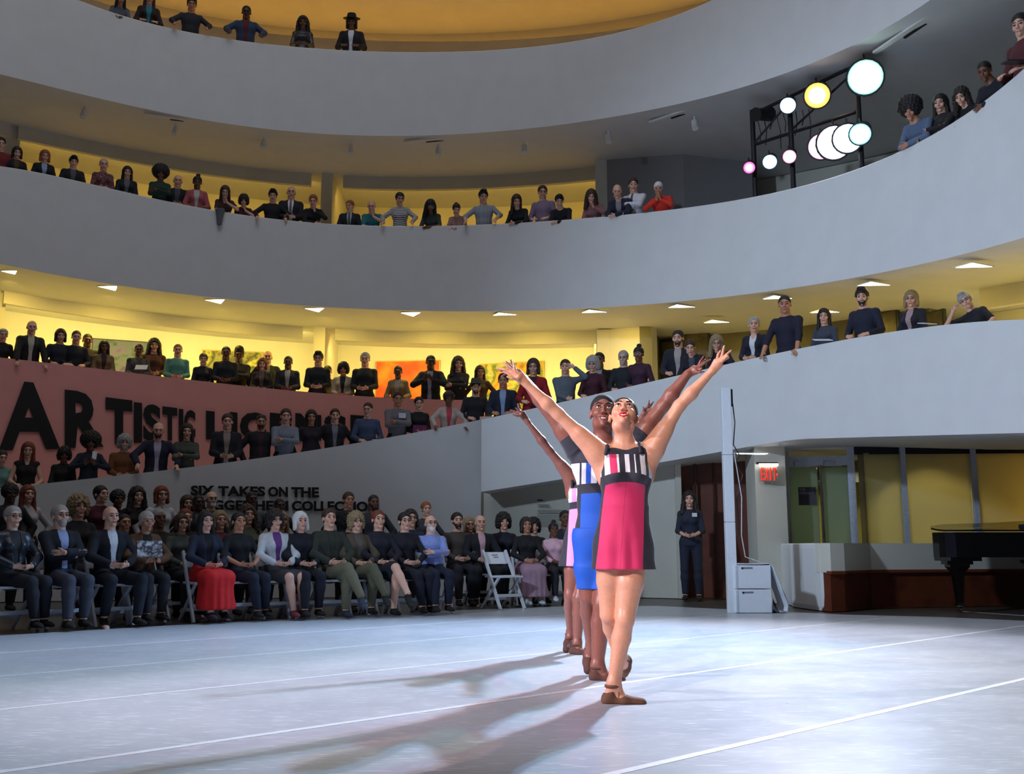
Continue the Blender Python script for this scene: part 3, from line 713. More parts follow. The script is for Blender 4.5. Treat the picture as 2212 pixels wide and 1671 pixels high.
fin(697, .26, 2, yL3b, 12.0, 14, 'trim_gallery_fin', 2.2); fin(8, .3, 2, yL3b, 12.3, 14, 'trim_gallery_fin', 3.0)
fin(703, .26, 3, yL4b, 12.3, 14.6, 'trim_gallery_fin', 6.2); fin(10, .3, 3, yL4b, 12.5, 14.6, 'trim_gallery_fin', 6.4)
# broad return walls right of the bays
def retwall(pts, z0, z1, name, m=GAL, th=.25):
    secs = []
    for i, p in enumerate(pts):
        a = np.array(pts[max(i-1, 0)]); b = np.array(pts[min(i+1, len(pts)-1)]); d = b-a; n = np.array([-d[1], d[0]])/np.linalg.norm(d)
        secs.append([(p[0], p[1], z0), (p[0], p[1], z1), (p[0]+n[0]*th, p[1]+n[1]*th, z1), (p[0]+n[0]*th, p[1]+n[1]*th, z0)])
    return sweep(name, secs, m)
def P2(x, R): return circ(x, 500, R)[:2]
z2c = circ(1350, yL3b(1350), 10)[2]; z3c = circ(1350, yL4b(1350), 10)[2]
retwall([P2(1312, 12.0), P2(1403, 12.0)], 2.2, z2c+.1, 'wall_second_return', GAL)
retwall([P2(1312, 12.0), P2(1300, 14.1)], 2.2, z2c+.1, 'wall_second_return', GAL)
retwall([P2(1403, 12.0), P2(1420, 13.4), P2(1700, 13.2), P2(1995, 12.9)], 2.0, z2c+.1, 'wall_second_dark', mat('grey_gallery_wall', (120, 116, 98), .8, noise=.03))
retwall([P2(1313, 12.1), P2(1310, 14.7)], 6.0, z3c+.3, 'wall_third_return', GAL)
retwall([P2(1313, 12.1), P2(1480, 12.4), P2(1640, 13.6)], 6.0, z3c+.3, 'wall_third_return', mat('grey_return_wall', (150, 146, 146), .8, noise=.03))
arc = [(x, y) for x, y in zip(np.linspace(0, 3.0, 14), 3.1*np.sin(np.linspace(0, PI/2, 14))**.75)]
# downlights: bright wedge-shaped slots in the ceiling of the second gallery
M_WEDGE = glow('lamp_glow_white', (255, 246, 214), 9.0)
WED = [(31,585,.0),(238,618,.1),(467,644,.2),(678,660,.25),(884,671,.3),(1084,673,.3),(1283,670,.35),(1472,659,.4),(1680,640,.45),(1888,611,.5),(2105,571,.55),(1548,692,.5),(1783,670,.6)]
for i, (x, y, sk_) in enumerate(WED):
    # point on the ceiling plane at the height of the slab edge
    c = circ(x, yL3b(x), 10); d = ray(x, y+2); z = c[2]; t = (z-CZ)/d[2]; p = d[:2]*t
    if np.linalg.norm(p-CEN) < 10.15: p = CEN+(p-CEN)/np.linalg.norm(p-CEN)*10.25
    r = empty('ceiling_light', (p[0], p[1], z-.004), 0, ['wedge shaped white ceiling light nearest the left edge', 'second wedge ceiling light from the left edge', 'third wedge ceiling light from the left edge', 'wedge ceiling light above the gallery fin', 'wedge ceiling light right of the gallery fin', 'wedge ceiling light above the pale painting on the right', 'wedge ceiling light left of the return wall corner', 'wedge ceiling light above the grey return wall', 'wedge ceiling light just left of the tall bald spectator', 'wedge ceiling light above the bearded spectator in navy shirt', 'wedge shaped ceiling light nearest the right edge', 'wedge ceiling light set deeper, above the leading dancer hand', 'wedge ceiling light just behind the long haired seated woman'][i], 'ceiling light', 'wedge ceiling lights of the second gallery')
    l_ = bpy.data.lights.new('downlight', 'AREA'); l_.size = .25; l_.color = (1.0, .70, .12); l_.energy = 22 if x < 1350 or x > 2000 else 7; l_.spread = math.radians(150)
    lo = bpy.data.objects.new('downlight', l_); COL.objects.link(lo); nn_ = outw(np.array([*p, 0])); lo.location = (p[0]+nn_[0]*.6, p[1]+nn_[1]*.6, z-.06); aim(lo, (p[0]+nn_[0]*1.9, p[1]+nn_[1]*1.9, z-2.6))
    k_ = .20; q = 1 if x < 1300 else -1
    v = [(-k_, -.10, 0), (k_, -.13, 0), (.02*q, .22, 0)] if x < 900 else [(-k_*1.1, .06, 0), (-k_*.5, -.16, 0), (k_*1.2, 0.02, 0)]
    mb = MB().prism([(a, b) for a, b, _ in v], -.012, 0); mb.build('lamp_lens', M_WEDGE, r)
    MB().prism([(a*1.12, b*1.12) for a, b, _ in v], -.008, .002).build('trim_ring', GAL, r)
# small track spotlights under the fourth balcony
M_TRK = mat('track_light_white', (232, 230, 224), .5)
TR = [(182,240),(379,277),(570,306),(759,320),(947,323),(1132,318),(1314,296),(1500,268)]
trl = ['leftmost white track spotlight under the fourth balcony', 'white track spotlight above the short haired woman in florals', 'white track spotlight above the woman with draped sweater', 'white track spotlight right of the balcony fin', 'white track spotlight above the bespectacled woman in stripes', 'white track spotlight above the tall spectator in lilac', 'white track spotlight above the red haired woman', 'white track spotlight nearest the lighting tower']
for i, (x, y) in enumerate(TR):
    z = circ(x, yL4b(x), 10)[2]; d = ray(x, y-10); t = (z-CZ)/d[2]; p = d[:2]*t; z = z_at(np.array([*p, 0]), yL4b)
    r = empty('track_spotlight', (p[0], p[1], z), 0, trl[i], 'spotlight', 'track spotlights under the fourth balcony')
    MB().tube([(0, 0, 0), (0, 0, -.10)], .02).build('stem', M_TRK, r)
    MB().tube([(0, .03, -.08), (0, -.05, -.26)], [.055, .06], 12).build('lamp_head', M_TRK, r)
for x, y, w_ in ((378, 253, .6), (927, 300, .55), (1452, 250, .5), (1950, 75, .6)):
    z = circ(x, yL4b(x), 10)[2]; d = ray(x, y); t = (z-CZ)/d[2]; p = d[:2]*t; z = z_at(np.array([*p, 0]), yL4b); n = outw(np.array([*p, 0])); a = math.atan2(n[1], n[0])-PI/2
    r = empty('track_rail', (p[0], p[1], z), a, {378: 'short grey light rail on the ceiling above the left spectators', 927: 'short grey light rail on the ceiling near the middle', 1452: 'short grey light rail left of the lighting tower', 1950: 'short grey light rail at upper right above the tower lamps'}[x], 'light rail', 'short light rails under the fourth balcony')
    MB().box((-w_, -.04, -.035), (w_, .04, 0)).build('rail', M_TRK, r); MB().box((-.10, .10, -.02), (w_*.7, .14, 0)).build('slot', mat('dark_slot', (30, 30, 30), .8), r)
# ------------------------------------------------------------------ ground floor
MB().box((-22, -4, -.2), (16, 24, -.012)).build('floor', patches('terrazzo', [(58, 52, 48), (84, 76, 70), (70, 63, 58)], 9, .35))['kind'] = 'structure'
def marley():
    m = bpy.data.materials.new('dance_vinyl'); m.use_nodes = True; nt = m.node_tree; b = nt.nodes['Principled BSDF']
    tc = nt.nodes.new('ShaderNodeTexCoord'); N = nt.nodes; L = nt.links
    def noise(sc, rot_, det=3, vs=(1, 1, 1)):
        mp = N.new('ShaderNodeMapping'); mp.inputs['Rotation'].default_value = (0, 0, rot_); mp.inputs['Scale'].default_value = vs
        L.new(tc.outputs['Object'], mp.inputs[0]); n = N.new('ShaderNodeTexNoise'); n.inputs['Scale'].default_value = sc; n.inputs['Detail'].default_value = det
        L.new(mp.outputs[0], n.inputs['Vector']); return n
    base = noise(1.3, 0); cr = N.new('ShaderNodeValToRGB'); fill_ramp(cr, [(.3, (172, 177, 184)), (.7, (184, 188, 194))]); L.new(base.outputs[0], cr.inputs[0])
    prev = cr.outputs[0]
    for rot_, sc, th, vs in ((.5, 5, .72, (1, 14, 1)), (1.3, 6, .735, (1, 12, 1)), (-.4, 5, .735, (1, 16, 1)), (2.2, 7, .74, (1, 13, 1))):
        n = noise(sc, rot_, 2, vs); c2 = N.new('ShaderNodeValToRGB'); fill_ramp(c2, [(th-.08, (0, 0, 0)), (th-.02, (255, 255, 255))]); L.new(n.outputs[0], c2.inputs[0])
        mx = N.new('ShaderNodeMixRGB'); mx.inputs[2].default_value = (*lin((226, 229, 234)), 1); L.new(c2.outputs[0], mx.inputs[0]); L.new(prev, mx.inputs[1]); prev = mx.outputs[0]
    L.new(prev, b.inputs['Base Color']); b.inputs['Specular IOR Level'].default_value = .22
    rn = noise(3, .3, 4); mr = N.new('ShaderNodeMapRange'); mr.inputs[3].default_value = .24; mr.inputs[4].default_value = .38; L.new(rn.outputs[0], mr.inputs[0]); L.new(mr.outputs[0], b.inputs['Roughness'])
    bp = N.new('ShaderNodeBump'); bp.inputs['Strength'].default_value = .12; bp.inputs['Distance'].default_value = .01; n = noise(2.0, 0, 2); L.new(n.outputs[0], bp.inputs['Height']); L.new(bp.outputs[0], b.inputs['Normal'])
    return m
edge = [(-260,1384),(0,1372),(350,1351),(700,1331),(1000,1317),(1210,1309),(1420,1308),(1585,1316),(1700,1321),(1830,1327),(2030,1332),(2212,1340),(2420,1350)]
pts = [ground(*p)[:2] for p in edge]
poly = [tuple(p) for p in pts]+[(7.5, 7.2), (7.5, -3), (-11, -3), (-11, pts[0][1]-.6)]
MB().prism(poly, -.012, 0.0).build('floor_dance_vinyl', marley())['kind'] = 'structure'
M_TAPE = mat('white_floor_tape', (218, 220, 224), .4)
tl = ['white tape seam on the dance floor farthest back, by the chairs', 'second white tape seam from the chairs', 'white tape seam crossing the floor just behind the dancers', 'white tape seam running behind the leading foot', 'white tape seam nearest the camera at lower right']
for i, (a, b) in enumerate((((0,1410),(1221,1327)), ((0,1460),(1576,1327)), ((0,1532),(1936,1332)), ((0,1667),(2212,1351)), ((1321,1671),(2212,1466)))):
    p = ground(*a); q = ground(*b); d = _n(q-p); p = p-d*(1.0 if i == 4 else .8); q = q+d*(.6 if i > 2 else 0)
    n = np.array([-d[1], d[0], 0])*(.024 if i > 2 else .016); z = np.array([0, 0, .0012])
    mb = MB(); k = 10; v = []
    for s in range(k+1):
        c = p+(q-p)*s/k; v += [c-n, c+n, c+n+z, c-n+z]
    f = [(s*4+j, s*4+4+j, s*4+4+(j+1) % 4, s*4+(j+1) % 4) for s in range(k) for j in range(4)]+[(0, 1, 2, 3), (k*4+3, k*4+2, k*4+1, k*4)]
    tag(mb.add(v, f).build('floor_tape', M_TAPE), tl[i], 'tape', 'white seam tapes on the dance floor')
# ------------------------------------------------------------------ lettering
def glyphs(txt, bold=.03):
    cu = bpy.data.curves.new('t', 'FONT'); cu.body = txt; cu.size = 1; cu.offset = bold; cu.extrude = .5; cu.resolution_u = 3
    o = bpy.data.objects.new('t', cu); COL.objects.link(o); bpy.context.view_layer.update()
    me = bpy.data.meshes.new_from_object(o.evaluated_get(bpy.context.evaluated_depsgraph_get()))
    v = [tuple(q.co) for q in me.vertices]; f = [tuple(p.vertices) for p in me.polygons]
    bpy.data.objects.remove(o); bpy.data.curves.remove(cu); bpy.data.meshes.remove(me)
    a = np.array(v); return a, f
def letter_map(txt, fn, m, name, parent=None, bold=.03):
    """fn(u, v, d) -> point; u along the word, v up, d = depth 0..1"""
    a, f = glyphs(txt, bold); lo = a.min(0); hi = a.max(0); q = (a-lo)/np.maximum(hi-lo, 1e-6)
    return mesh_obj(name, [fn(*t) for t in q], f, m, parent)
M_BLK = mat('black_vinyl_letters', (18, 17, 20), .6)
R_ = empty('wall_lettering', (0, 0, 0), 0, 'giant black words ARTISTIC LICENSE across the pink balcony wall', 'lettering')
AL = [('A',-3,130,825,971,.035),('R',140,224,846,966,.04),('T',228,286,861,959,.06),('I',289,307,869,956,.0),('S',309,348,873,953,.05),('T',351,383,879,951,.05),('I',386,396,883,949,.0),('C',397,422,885,948,.05),
      ('L',445,490,889,948,.06),('I',496,513,890,948,.0),('C',518,575,890,950,.06),('E',583,631,893,950,.06),('N',638,694,894,952,.06),('S',700,749,895,954,.06),('E',757,800,897,956,.06)]
for ch, x0, x1, y0, y1, bo in AL:
    sl = (yL2t((x0+x1)/2+20)-yL2t((x0+x1)/2-20))/40
    def fn(u, v, d, x0=x0, x1=x1, y0=y0, y1=y1, sl=sl, ch=ch):
        x = x0+(x1-x0)*u; yt = y0+sl*(x-(x0+x1)/2); yb = y1-.25*sl*(x-(x0+x1)/2)
        p = circ(x, yb+(yt-yb)*v, 9.975); n = outw(p); return off(p, n, -(d)*.008)
    letter_map(ch, fn, M_BLK, 'letter', R_, bo)
def on1(x, y, d, o=.02):
    p = atY(x, y, L1plan(x)-o-d*.006); return p
for w_, x0, x1, y0, y1, dy in (('SIX',412,464,1048,1070,0),('TAKES',471,573,1049,1071,1.2),('ON',579,622,1050.5,1072.5,.5),('THE',629,689,1051.5,1073.5,.6),('GUGGENHEIM',412,623,1079,1101,2),('COLLECTION',630,818,1081,1103,2)):
    if w_ == 'SIX': R1 = empty('wall_lettering', (0, 0, 0), 0, 'black two line heading SIX TAKES ON THE on the grey ramp wall', 'lettering')
    letter_map(w_, lambda u, v, d: on1(x0+(x1-x0)*u, y1+(y0-y1)*v+dy*u, d), M_BLK, 'word', R1, .045)
# small printed text panel on the recessed wall
R2 = empty('wall_text_panel', (0, 0, 0), 0, 'small grey introductory text printed on the wall beside the child', 'wall text')
M_TXT = mat('grey_print', (120, 118, 112), .8)
rp = lambda x, y, d=0: atY(x, y, L1plan(1090)+.72-.02-d-(x-1090)*.0016)
mb = MB()
def wline(x0, x1, y, h):
    global mb
    a, b, c, e = rp(x0, y), rp(x1, y), rp(x1, y+h), rp(x0, y+h); v = [a, b, c, e]+[q-np.array([0, .005, 0]) for q in (a, b, c, e)]
    mb.add(v, [(0, 1, 2, 3), (7, 6, 5, 4), (0, 4, 5, 1), (1, 5, 6, 2), (2, 6, 7, 3), (3, 7, 4, 0)])
wline(1161, 1173, 1078.5, 3); mb.build('heading', M_BLK, R2); mb = MB()
for y, x1 in ((1088.5,1186),(1093,1188),(1101,1214),(1104,1212)): wline(1161, x1, y, 1.4)
for i in range(9): wline(1160, 1214-(i*7 % 9), 1109+i*3.1, 1.0)
mb.build('paragraph', M_TXT, R2)
# ------------------------------------------------------------------ paintings on the second gallery wall
def picture(x0, x1, y0, y1, cols, label, scale, R=13.95, frame=None):
    c = circ((x0+x1)/2, y0, R); n = outw(c); t = np.array([-n[1], n[0], 0]); t = t if t[0] > 0 else -t
    a = circ(x0, y0, R); b = circ(x1, y0, R); w = np.linalg.norm((b-a)[:2])/2; z1 = c[2]; z0 = circ((x0+x1)/2, y1, R)[2]
    r = empty('painting', (c[0], c[1], z0), math.atan2(t[1], t[0]), label, 'painting')
    MB().box((-w, -.05, 0), (w, .02, z1-z0)).build('canvas', patches('canvas_paint', cols, scale, .6), r)
    MB().box((-w-.03, -.035, -.03), (w+.03, .03, z1-z0+.03)).build('frame', frame or mat('pale_frame', (190, 170, 90), .5), r)
picture(202, 345, 738, 840, [(60, 70, 120), (110, 100, 150), (90, 110, 120), (50, 50, 80)], 'blue and violet abstract painting behind the spectators at left', 3, frame=mat('dark_frame', (50, 60, 60), .5))
picture(440, 566, 760, 850, [(40, 44, 30), (190, 190, 90), (60, 60, 40), (150, 150, 80), (70, 60, 40)], 'dark green and yellow abstract painting behind two tall men', 2.2)
picture(814, 948, 781, 880, [(190, 60, 20), (215, 80, 30), (200, 110, 30), (225, 150, 40)], 'orange red abstract painting behind the woman in beige', 1.6)
picture(1038, 1172, 785, 885, [(215, 120, 30), (200, 190, 110), (70, 110, 40), (225, 160, 50), (120, 90, 40)], 'abstract painting in orange and green behind the raised hand', 2.4)
for x0, x1, y0, y1, R, lb in ((1432, 1462, 740, 800, 13.1, 'dim framed picture beside the bearded spectator'), (1476, 1530, 722, 800, 13.05, 'larger dim framed picture behind the woman with a scarf'), (1905, 1938, 674, 735, 12.7, 'small dim picture beside the blonde spectator in stripes'), (1995, 2038, 676, 720, 12.6, 'small dim picture near the leaning spectator at right')):
    picture(x0, x1, y0, y1, [(74, 66, 50), (96, 88, 70), (60, 52, 42)], lb, 4, R, mat('dark_frame', (50, 60, 60), .5))
# plants in the gallery near the return wall
def plant(x, y, lev, label, n=11, h=.5):
    b = onL(lev, x, y); nn = norm_at(lev, x); b = off(b, nn, .9); z0 = onL(lev, x, YT[lev](x) if lev != 1 else yL1t(x))[2]-1.0
    r = empty('potted_plant', (b[0], b[1], z0), 0, label, 'plant'); rs = random.Random(int(x))
    MB().lathe([(.14, 0), (.18, .55), (.19, .56), (.16, .56), (.15, .5)], n=16).build('pot', mat('grey_pot', (90, 88, 80), .7), r)
    mb = MB()
    for i in range(n):
        a = rs.uniform(0, 2*PI); l = h*rs.uniform(.7, 1.25); sp = rs.uniform(.1, .5)*h; w = .022
        pts = [(math.cos(a)*(.05+sp*t*t), math.sin(a)*(.05+sp*t*t), .5+l*math.sin(t*1.35)/.975) for t in np.linspace(0, 1, 6)]; v = []; pa = (-math.sin(a), math.cos(a))
        for j, p in enumerate(pts):
            q = w*(1-(j/5)**2)+.002; v += [(p[0]-pa[0]*q, p[1]-pa[1]*q, p[2]), (p[0], p[1], p[2]-.006), (p[0]+pa[0]*q, p[1]+pa[1]*q, p[2])]
        mb.add(v, [(j*3+c, j*3+c+1, j*3+4+c, j*3+3+c) for j in range(5) for c in (0, 1)])
    mb.build('foliage', mat('leaf', (42, 64, 30), .5), r)
plant(1250, 880, 1, 'potted plant with tall blades behind the man in grey shirt', 12, .62); plant(1424, 830, 1, 'potted plant with arching blades between maroon and navy spectators', 13, .62)
# ------------------------------------------------------------------ lobby at right
WOOD = patches('red_wood', [(88, 40, 24), (110, 52, 30), (96, 44, 26)], 3, .4)
def quadwall(pts, z0, z1, name, m, th=.15): return retwall([p[:2] for p in pts], z0, z1, name, m, th)
zs = 2.75
quadwall([atY(1466, 1000, 17.3), atY(1640, 1000, 17.0)], 0, zs, 'door_1', WOOD)
mb = MB()
for x in (1500, 1541, 1574): mb.bar((*atY(x, 1000, 17.12)[:2], 0), (*atY(x, 1000, 17.12)[:2], 2.7), .035, .03, (0, 1, 0))
mb.build('door_2', mat('dark_wood_trim', (58, 24, 16), .4))['kind'] = 'structure'
a = atY(1470, 1000, L1plan(1470)+.75); mb = MB().box((a[0]-.10, a[1]-.02, 0), (a[0]-.0, a[1]+.22, 2.9)); mb.build('wall_doorway_jamb', PAINTL)['kind'] = 'structure'
# pilaster with the exit sign
A = atY(1610, 1000, 16.4); B = atY(1630, 1000, 15.5); C_ = atY(1696, 1000, 15.6); D = atY(1700, 1000, 16.4)
MB().prism([tuple(q[:2]) for q in (A, B, C_, D)], 0, 2.75).build('wall_pilaster', PAINTL)['kind'] = 'structure'
ex = empty('exit_sign', atY(1660, 1024, 15.42), 0, 'red EXIT sign with a bright tube lamp on the pale pilaster', 'sign')
k = 15.42/F
for i, ch in enumerate('EXIT'):
    letter_map(ch, lambda u, v, d: ((-16+i*8.6+u*(7.2 if ch != 'I' else 2.5)+(2 if ch == 'I' else 0))*k, -d*.012, (-13+v*27)*k), glow('exit_red', (235, 40, 26), .9), 'letter', ex, .0)
MB().box((-18.5*k, .014, -15*k), (20*k, .02, 17*k)).build('backing_plate', mat('exit_plate', (150, 140, 125), .4), ex)
MB().prism([(17.5*k, -3*k), (20*k, 0), (17.5*k, 3*k)], 0, .012, Matrix.Rotation(PI/2, 4, 'X')).build('arrow', glow('exit_red', (255, 60, 40), 1.3), ex)
MB().tube([(-20*k, -.03, 20*k), (20*k, -.03, 20*k)], .022, 10).build('lamp_tube', glow('exit_tube', (255, 250, 240), 9), ex)
MB().box((-25*k, -.02, 22*k), (21*k, .03, 26*k)).build('lamp_housing', mat('dark_metal', (50, 50, 54), .4, .8), ex)
# glazed front of the side room
M_FR = mat('brushed_aluminium', (176, 182, 194), .4, .1)
def frosted(name, rgb, fac=.75):
    m = bpy.data.materials.new(name); m.use_nodes = True; nt = m.node_tree; b = nt.nodes['Principled BSDF']; out = nt.nodes['Material Output']
    b.inputs['Base Color'].default_value = (*lin(rgb), 1); b.inputs['Roughness'].default_value = .15
    t = nt.nodes.new('ShaderNodeBsdfTranslucent'); t.inputs[0].default_value = (*lin(rgb), 1); mx = nt.nodes.new('ShaderNodeMixShader'); mx.inputs[0].default_value = fac
    nz = nt.nodes.new('ShaderNodeTexNoise'); nz.inputs['Scale'].default_value = 60
    nt.links.new(b.outputs[0], mx.inputs[1]); nt.links.new(t.outputs[0], mx.inputs[2]); nt.links.new(mx.outputs[0], out.inputs[0]); return m
gl = lambda x: float(np.interp(x, [1700, 1866, 2212, 2420], [16.3, 15.9, 15.7, 15.6]))
FG = frosted('frosted_green_glass', (170, 182, 168)); FY = frosted('frosted_yellow_glass', (196, 190, 160))
gxy = lambda x: atY(x, 1000, gl(x))[:2]
def slab(x0, x1, z0, z1, name, m, parent=None, th=.03, dy=0):
    p = gxy(x0); q = gxy(x1); d = _n(q-p); n = np.array([-d[1], d[0]]); p = p+n*dy; q = q+n*dy
    return MB().prism([tuple(p), tuple(q), tuple(q+n*th), tuple(p+n*th)], z0, z1).build(name, m, parent)
ztop = 2.33
for i, (x0, x1, m) in enumerate(((1704, 1764, FG), (1774, 1832, FG), (1866, 1944, FY), (1956, 2094, FY), (2108, 2260, FY), (2272, 2420, FY))):
    o = slab(x0, x1, .02, 2.12 if i < 2 else ztop, 'door_3' if i == 0 else ('door_4' if i == 1 else 'window_%d' % (i-1)), m); o['kind'] = 'structure'
slab(1853, 1866, .02, ztop, 'window_5', frosted('frosted_grey_glass', (150, 145, 130)))['kind'] = 'structure'
for i, x in enumerate((1700, 1838, 1949, 2101, 2266)):
    w = 3 if i == 0 else (8 if i == 1 else 5.5)
    slab(x-w, x+w, 0, 2.5, 'trim_mullion', M_FR, None, .12, -.06)['kind'] = 'structure'
slab(1700, 1838, 2.14, 2.30, 'trim_door_header', M_FR, None, .12, -.05)['kind'] = 'structure'
slab(1838, 2420, ztop-.02, ztop+.12, 'trim_window_head', mat('dark_metal', (50, 50, 54), .4, .8), None, .12, -.05)['kind'] = 'structure'
MB().box((4.2, 16.0, 2.40), (12.5, 21, 2.5)).build('ceiling_side_room', PAINTL)['kind'] = 'structure'
quadwall([atY(1690, 1000, 19.4), atY(2500, 1000, 18.8)], 0, 2.5, 'wall_side_room', mat('ochre_wall', (200, 180, 90), .8))
for j, (x0, x1) in enumerate(((1712, 1735), (1776, 1806))):
    p = gxy(x0); MB().box((p[0], p[1]-.12, 2.13), (p[0]+.28, p[1]-.03, 2.22)).build('trim_door_closer', M_FR)['kind'] = 'structure'
p = gxy(1768); h = empty('door_pull', (p[0], p[1]-.10, 0), 0, 'tall polished bar handle between the frosted doors', 'door handle')
MB().tube([(0, 0, .25), (0, 0, 2.14)], .028, 12).build('bar', mat('polished_steel', (225, 222, 215), .12, 1.0), h)
MB().tube([(0, 0, .5), (0, .12, .5)], .012).build('bracket', M_FR, h); MB().tube([(0, 0, 1.9), (0, .12, 1.9)], .012).build('bracket', M_FR, h)
sg = empty('wall_sign', (*(atY(1744, 1071, gl(1744)-.06)),), math.atan2(*(gxy(1764)-gxy(1704))[::-1]), 'small black sign with two lines of lettering on the frosted door', 'sign'); k = 15.6/F
MB().box((-19*k, 0, -20*k), (19*k, .012, 20*k)).build('plate', mat('sign_black', (30, 28, 34), .5), sg)
M_SG = mat('sign_letters', (150, 146, 150), .5)
letter_map('THE', lambda u, v, d: ((-17+u*13)*k, -.001-.003*d, (12+v*5.5)*k), M_SG, 'word', sg, .0)
letter_map('WRIGHT', lambda u, v, d: ((-17+u*32)*k, -.001-.003*d, (4+v*5.5)*k), M_SG, 'word', sg, .0)
# lamps inside the side room, behind the frosted glass
area('room_lamp', (*atY(1800, 1000, 17.6)[:2], 2.25), (*atY(1800, 1000, 17.4)[:2], 0), (.85, .95, .62), 22, .5, .5)
area('room_lamp', (*atY(1975, 1000, 16.3)[:2], 2.2), (*atY(2010, 1000, 15.9)[:2], 0.2), (1.0, .86, .40), 26, .15, .15, 120)
area('room_lamp', (*atY(2260, 1000, 16.6)[:2], 1.5), (*atY(2200, 1000, 15.7)[:2], 1.2), (1.0, .66, .16), 18, .3, .3)
# long slot lamp in the lobby soffit
p = atY(1622, 979, 14.9); r = empty('ceiling_light', (p[0], p[1], p[2]), .3, 'long bright slot light in the lobby soffit by the doorway', 'ceiling light')
MB().prism([(-.24, -.02), (.22, -.11), (.24, .02), (-.2, .06)], -.008, 0.002).build('lamp_lens', glow('soffit_glow', (255, 246, 220), 10), r)
MB().prism([(-.27, -.03), (.25, -.13), (.27, .03), (-.23, .08)], -.004, .004).build('trim_ring', GAL, r)
p = atY(1692, 957, 14.3); r = empty('smoke_detector', (p[0], p[1], p[2]), 0, 'small round white detector on the lobby soffit', 'smoke detector')
MB().lathe([(.07, 0), (.065, -.03), (.03, -.045)], n=16).build('housing', PAINT, r)
# low wall with wooden base, white block end
bw = [ground(1800, 1321), ground(1830, 1320), ground(1887, 1313), ground(2050, 1310), ground(2212, 1307.5), ground(2420, 1305)]
quadwall(bw, .51, .90, 'wall_low_bench_upper', PAINTL, .3); quadwall([q+np.array([0, .05, 0]) for q in bw], 0, .51, 'wall_low_bench_base', WOOD, .2)
quadwall([q-np.array([0, .02, 0]) for q in bw], .49, .53, 'trim_1', mat('polished_wood_edge', (120, 60, 36), .2), .1)
bl = [ground(1706, 1306), ground(1712, 1310), ground(1764, 1317.5), ground(1776, 1319), ground(1806, 1320), ground(1813, 1319)]
top_ = [tuple(q[:2]) for q in bl]+[(bl[-1][0]+.1, bl[-1][1]+.9), (bl[0][0]+.05, bl[0][1]+.7)]
mb = MB(); cx = np.mean([t[0] for t in top_]); cy = np.mean([t[1] for t in top_]); v = []
for z, s_ in ((0.0, .93), (.06, .985), (.2, 1), (.83, 1), (.885, .97), (.90, .9)): v += [(cx+(a-cx)*s_, cy+(b-cy)*s_, z) for a, b in top_]
n_ = len(top_); f = [(i*n_+j, i*n_+(j+1) % n_, (i+1)*n_+(j+1) % n_, (i+1)*n_+j) for i in range(5) for j in range(n_)]+[tuple(range(n_-1, -1, -1)), tuple(range(5*n_, 6*n_))]
o = mb.add(v, f).build('wall_low_block', PAINT); o['kind'] = 'structure'
# ------------------------------------------------------------------ tall white column stand
Y0 = 13.28; cl = empty('column_stand', atY(1583, 1318, Y0)*[1, 1, 0], 0, 'tall slim white column standing beside the white cases', 'column')
wd_ = .128
for z0, z1 in ((0, 1.17), (1.175, 2.06), (2.065, 2.965)): MB().box((-wd_/2, -.05, z0), (wd_/2, .07, z1), bev=.006).build('panel', mat('white_laminate', (232, 236, 242), .45, noise=.02), cl)
MB().box((wd_/2, -.02, 2.72), (wd_/2+.03, .05, 2.95)).build('bracket', mat('black_metal', (22, 22, 24), .5), cl)
MB().tube([(wd_/2+.03, .0, 2.75), (wd_/2+.05, .0, 2.5), (wd_/2+.02, .0, 2.2), (wd_/2+.10, .0, 2.05), (wd_/2+.03, 0, 1.95), (wd_/2+.13, 0, 1.8), (wd_/2+.04, 0, 1.5), (wd_/2+.05, 0, 1.0)], .008, 6).build('black_cable', mat('black_metal', (22, 22, 24), .5), cl)
MB().tube([(wd_/2+.02, -.02, 2.1), (wd_/2+.10, -.02, 1.5), (wd_/2+.08, -.02, 1.0), (wd_/2+.12, -.02, .72), (wd_/2+.3, .0, .66)], .007, 6).build('white_cable', mat('white_cable', (215, 218, 225), .5), cl)
# white cases
M_CASE = mat('white_case', (232, 237, 244), .4, noise=.02)
for i, (z0, lb) in enumerate(((0.0, 'lower white storage case standing on the floor by the column'), (.312, 'upper white storage case under the draped cloth'))):
    p = atY(1629, 1318, 13.2); r = empty('storage_case', (p[0], p[1], z0), .02, lb, 'case', 'stacked white cases')
    MB().box((-.24, 0, 0.006 if i == 0 else .002), (.24, .42, .303), bev=.008).build('case_body', M_CASE, r)
    MB().box((-.225, -.006, .012), (-.20, .0, .29)).build('edge_strip', mat('case_strip', (200, 210, 222), .4), r)
    MB().box((-.13, -.004, .255), (-.0, .004, .275)).build('handle', mat('case_recess', (120, 128, 140), .5), r)
    MB().lathe([(.014, 0), (.014, .006)], n=12, M=Matrix.Translation((-.135, -.003, .262)) @ Matrix.Rotation(PI/2, 4, 'X')).build('latch', mat('black_metal', (22, 22, 24), .5), r)
p = atY(1668, 1318, 13.2)
secs = []
prof = [(-.44, .635), (-.3, .632), (-.15, .632), (-.02, .64), (.03, .60), (.07, .50), (.12, .36), (.17, .22), (.21, .1), (.20, .02), (.10, .006), (.02, .05), (-.0, .2)]
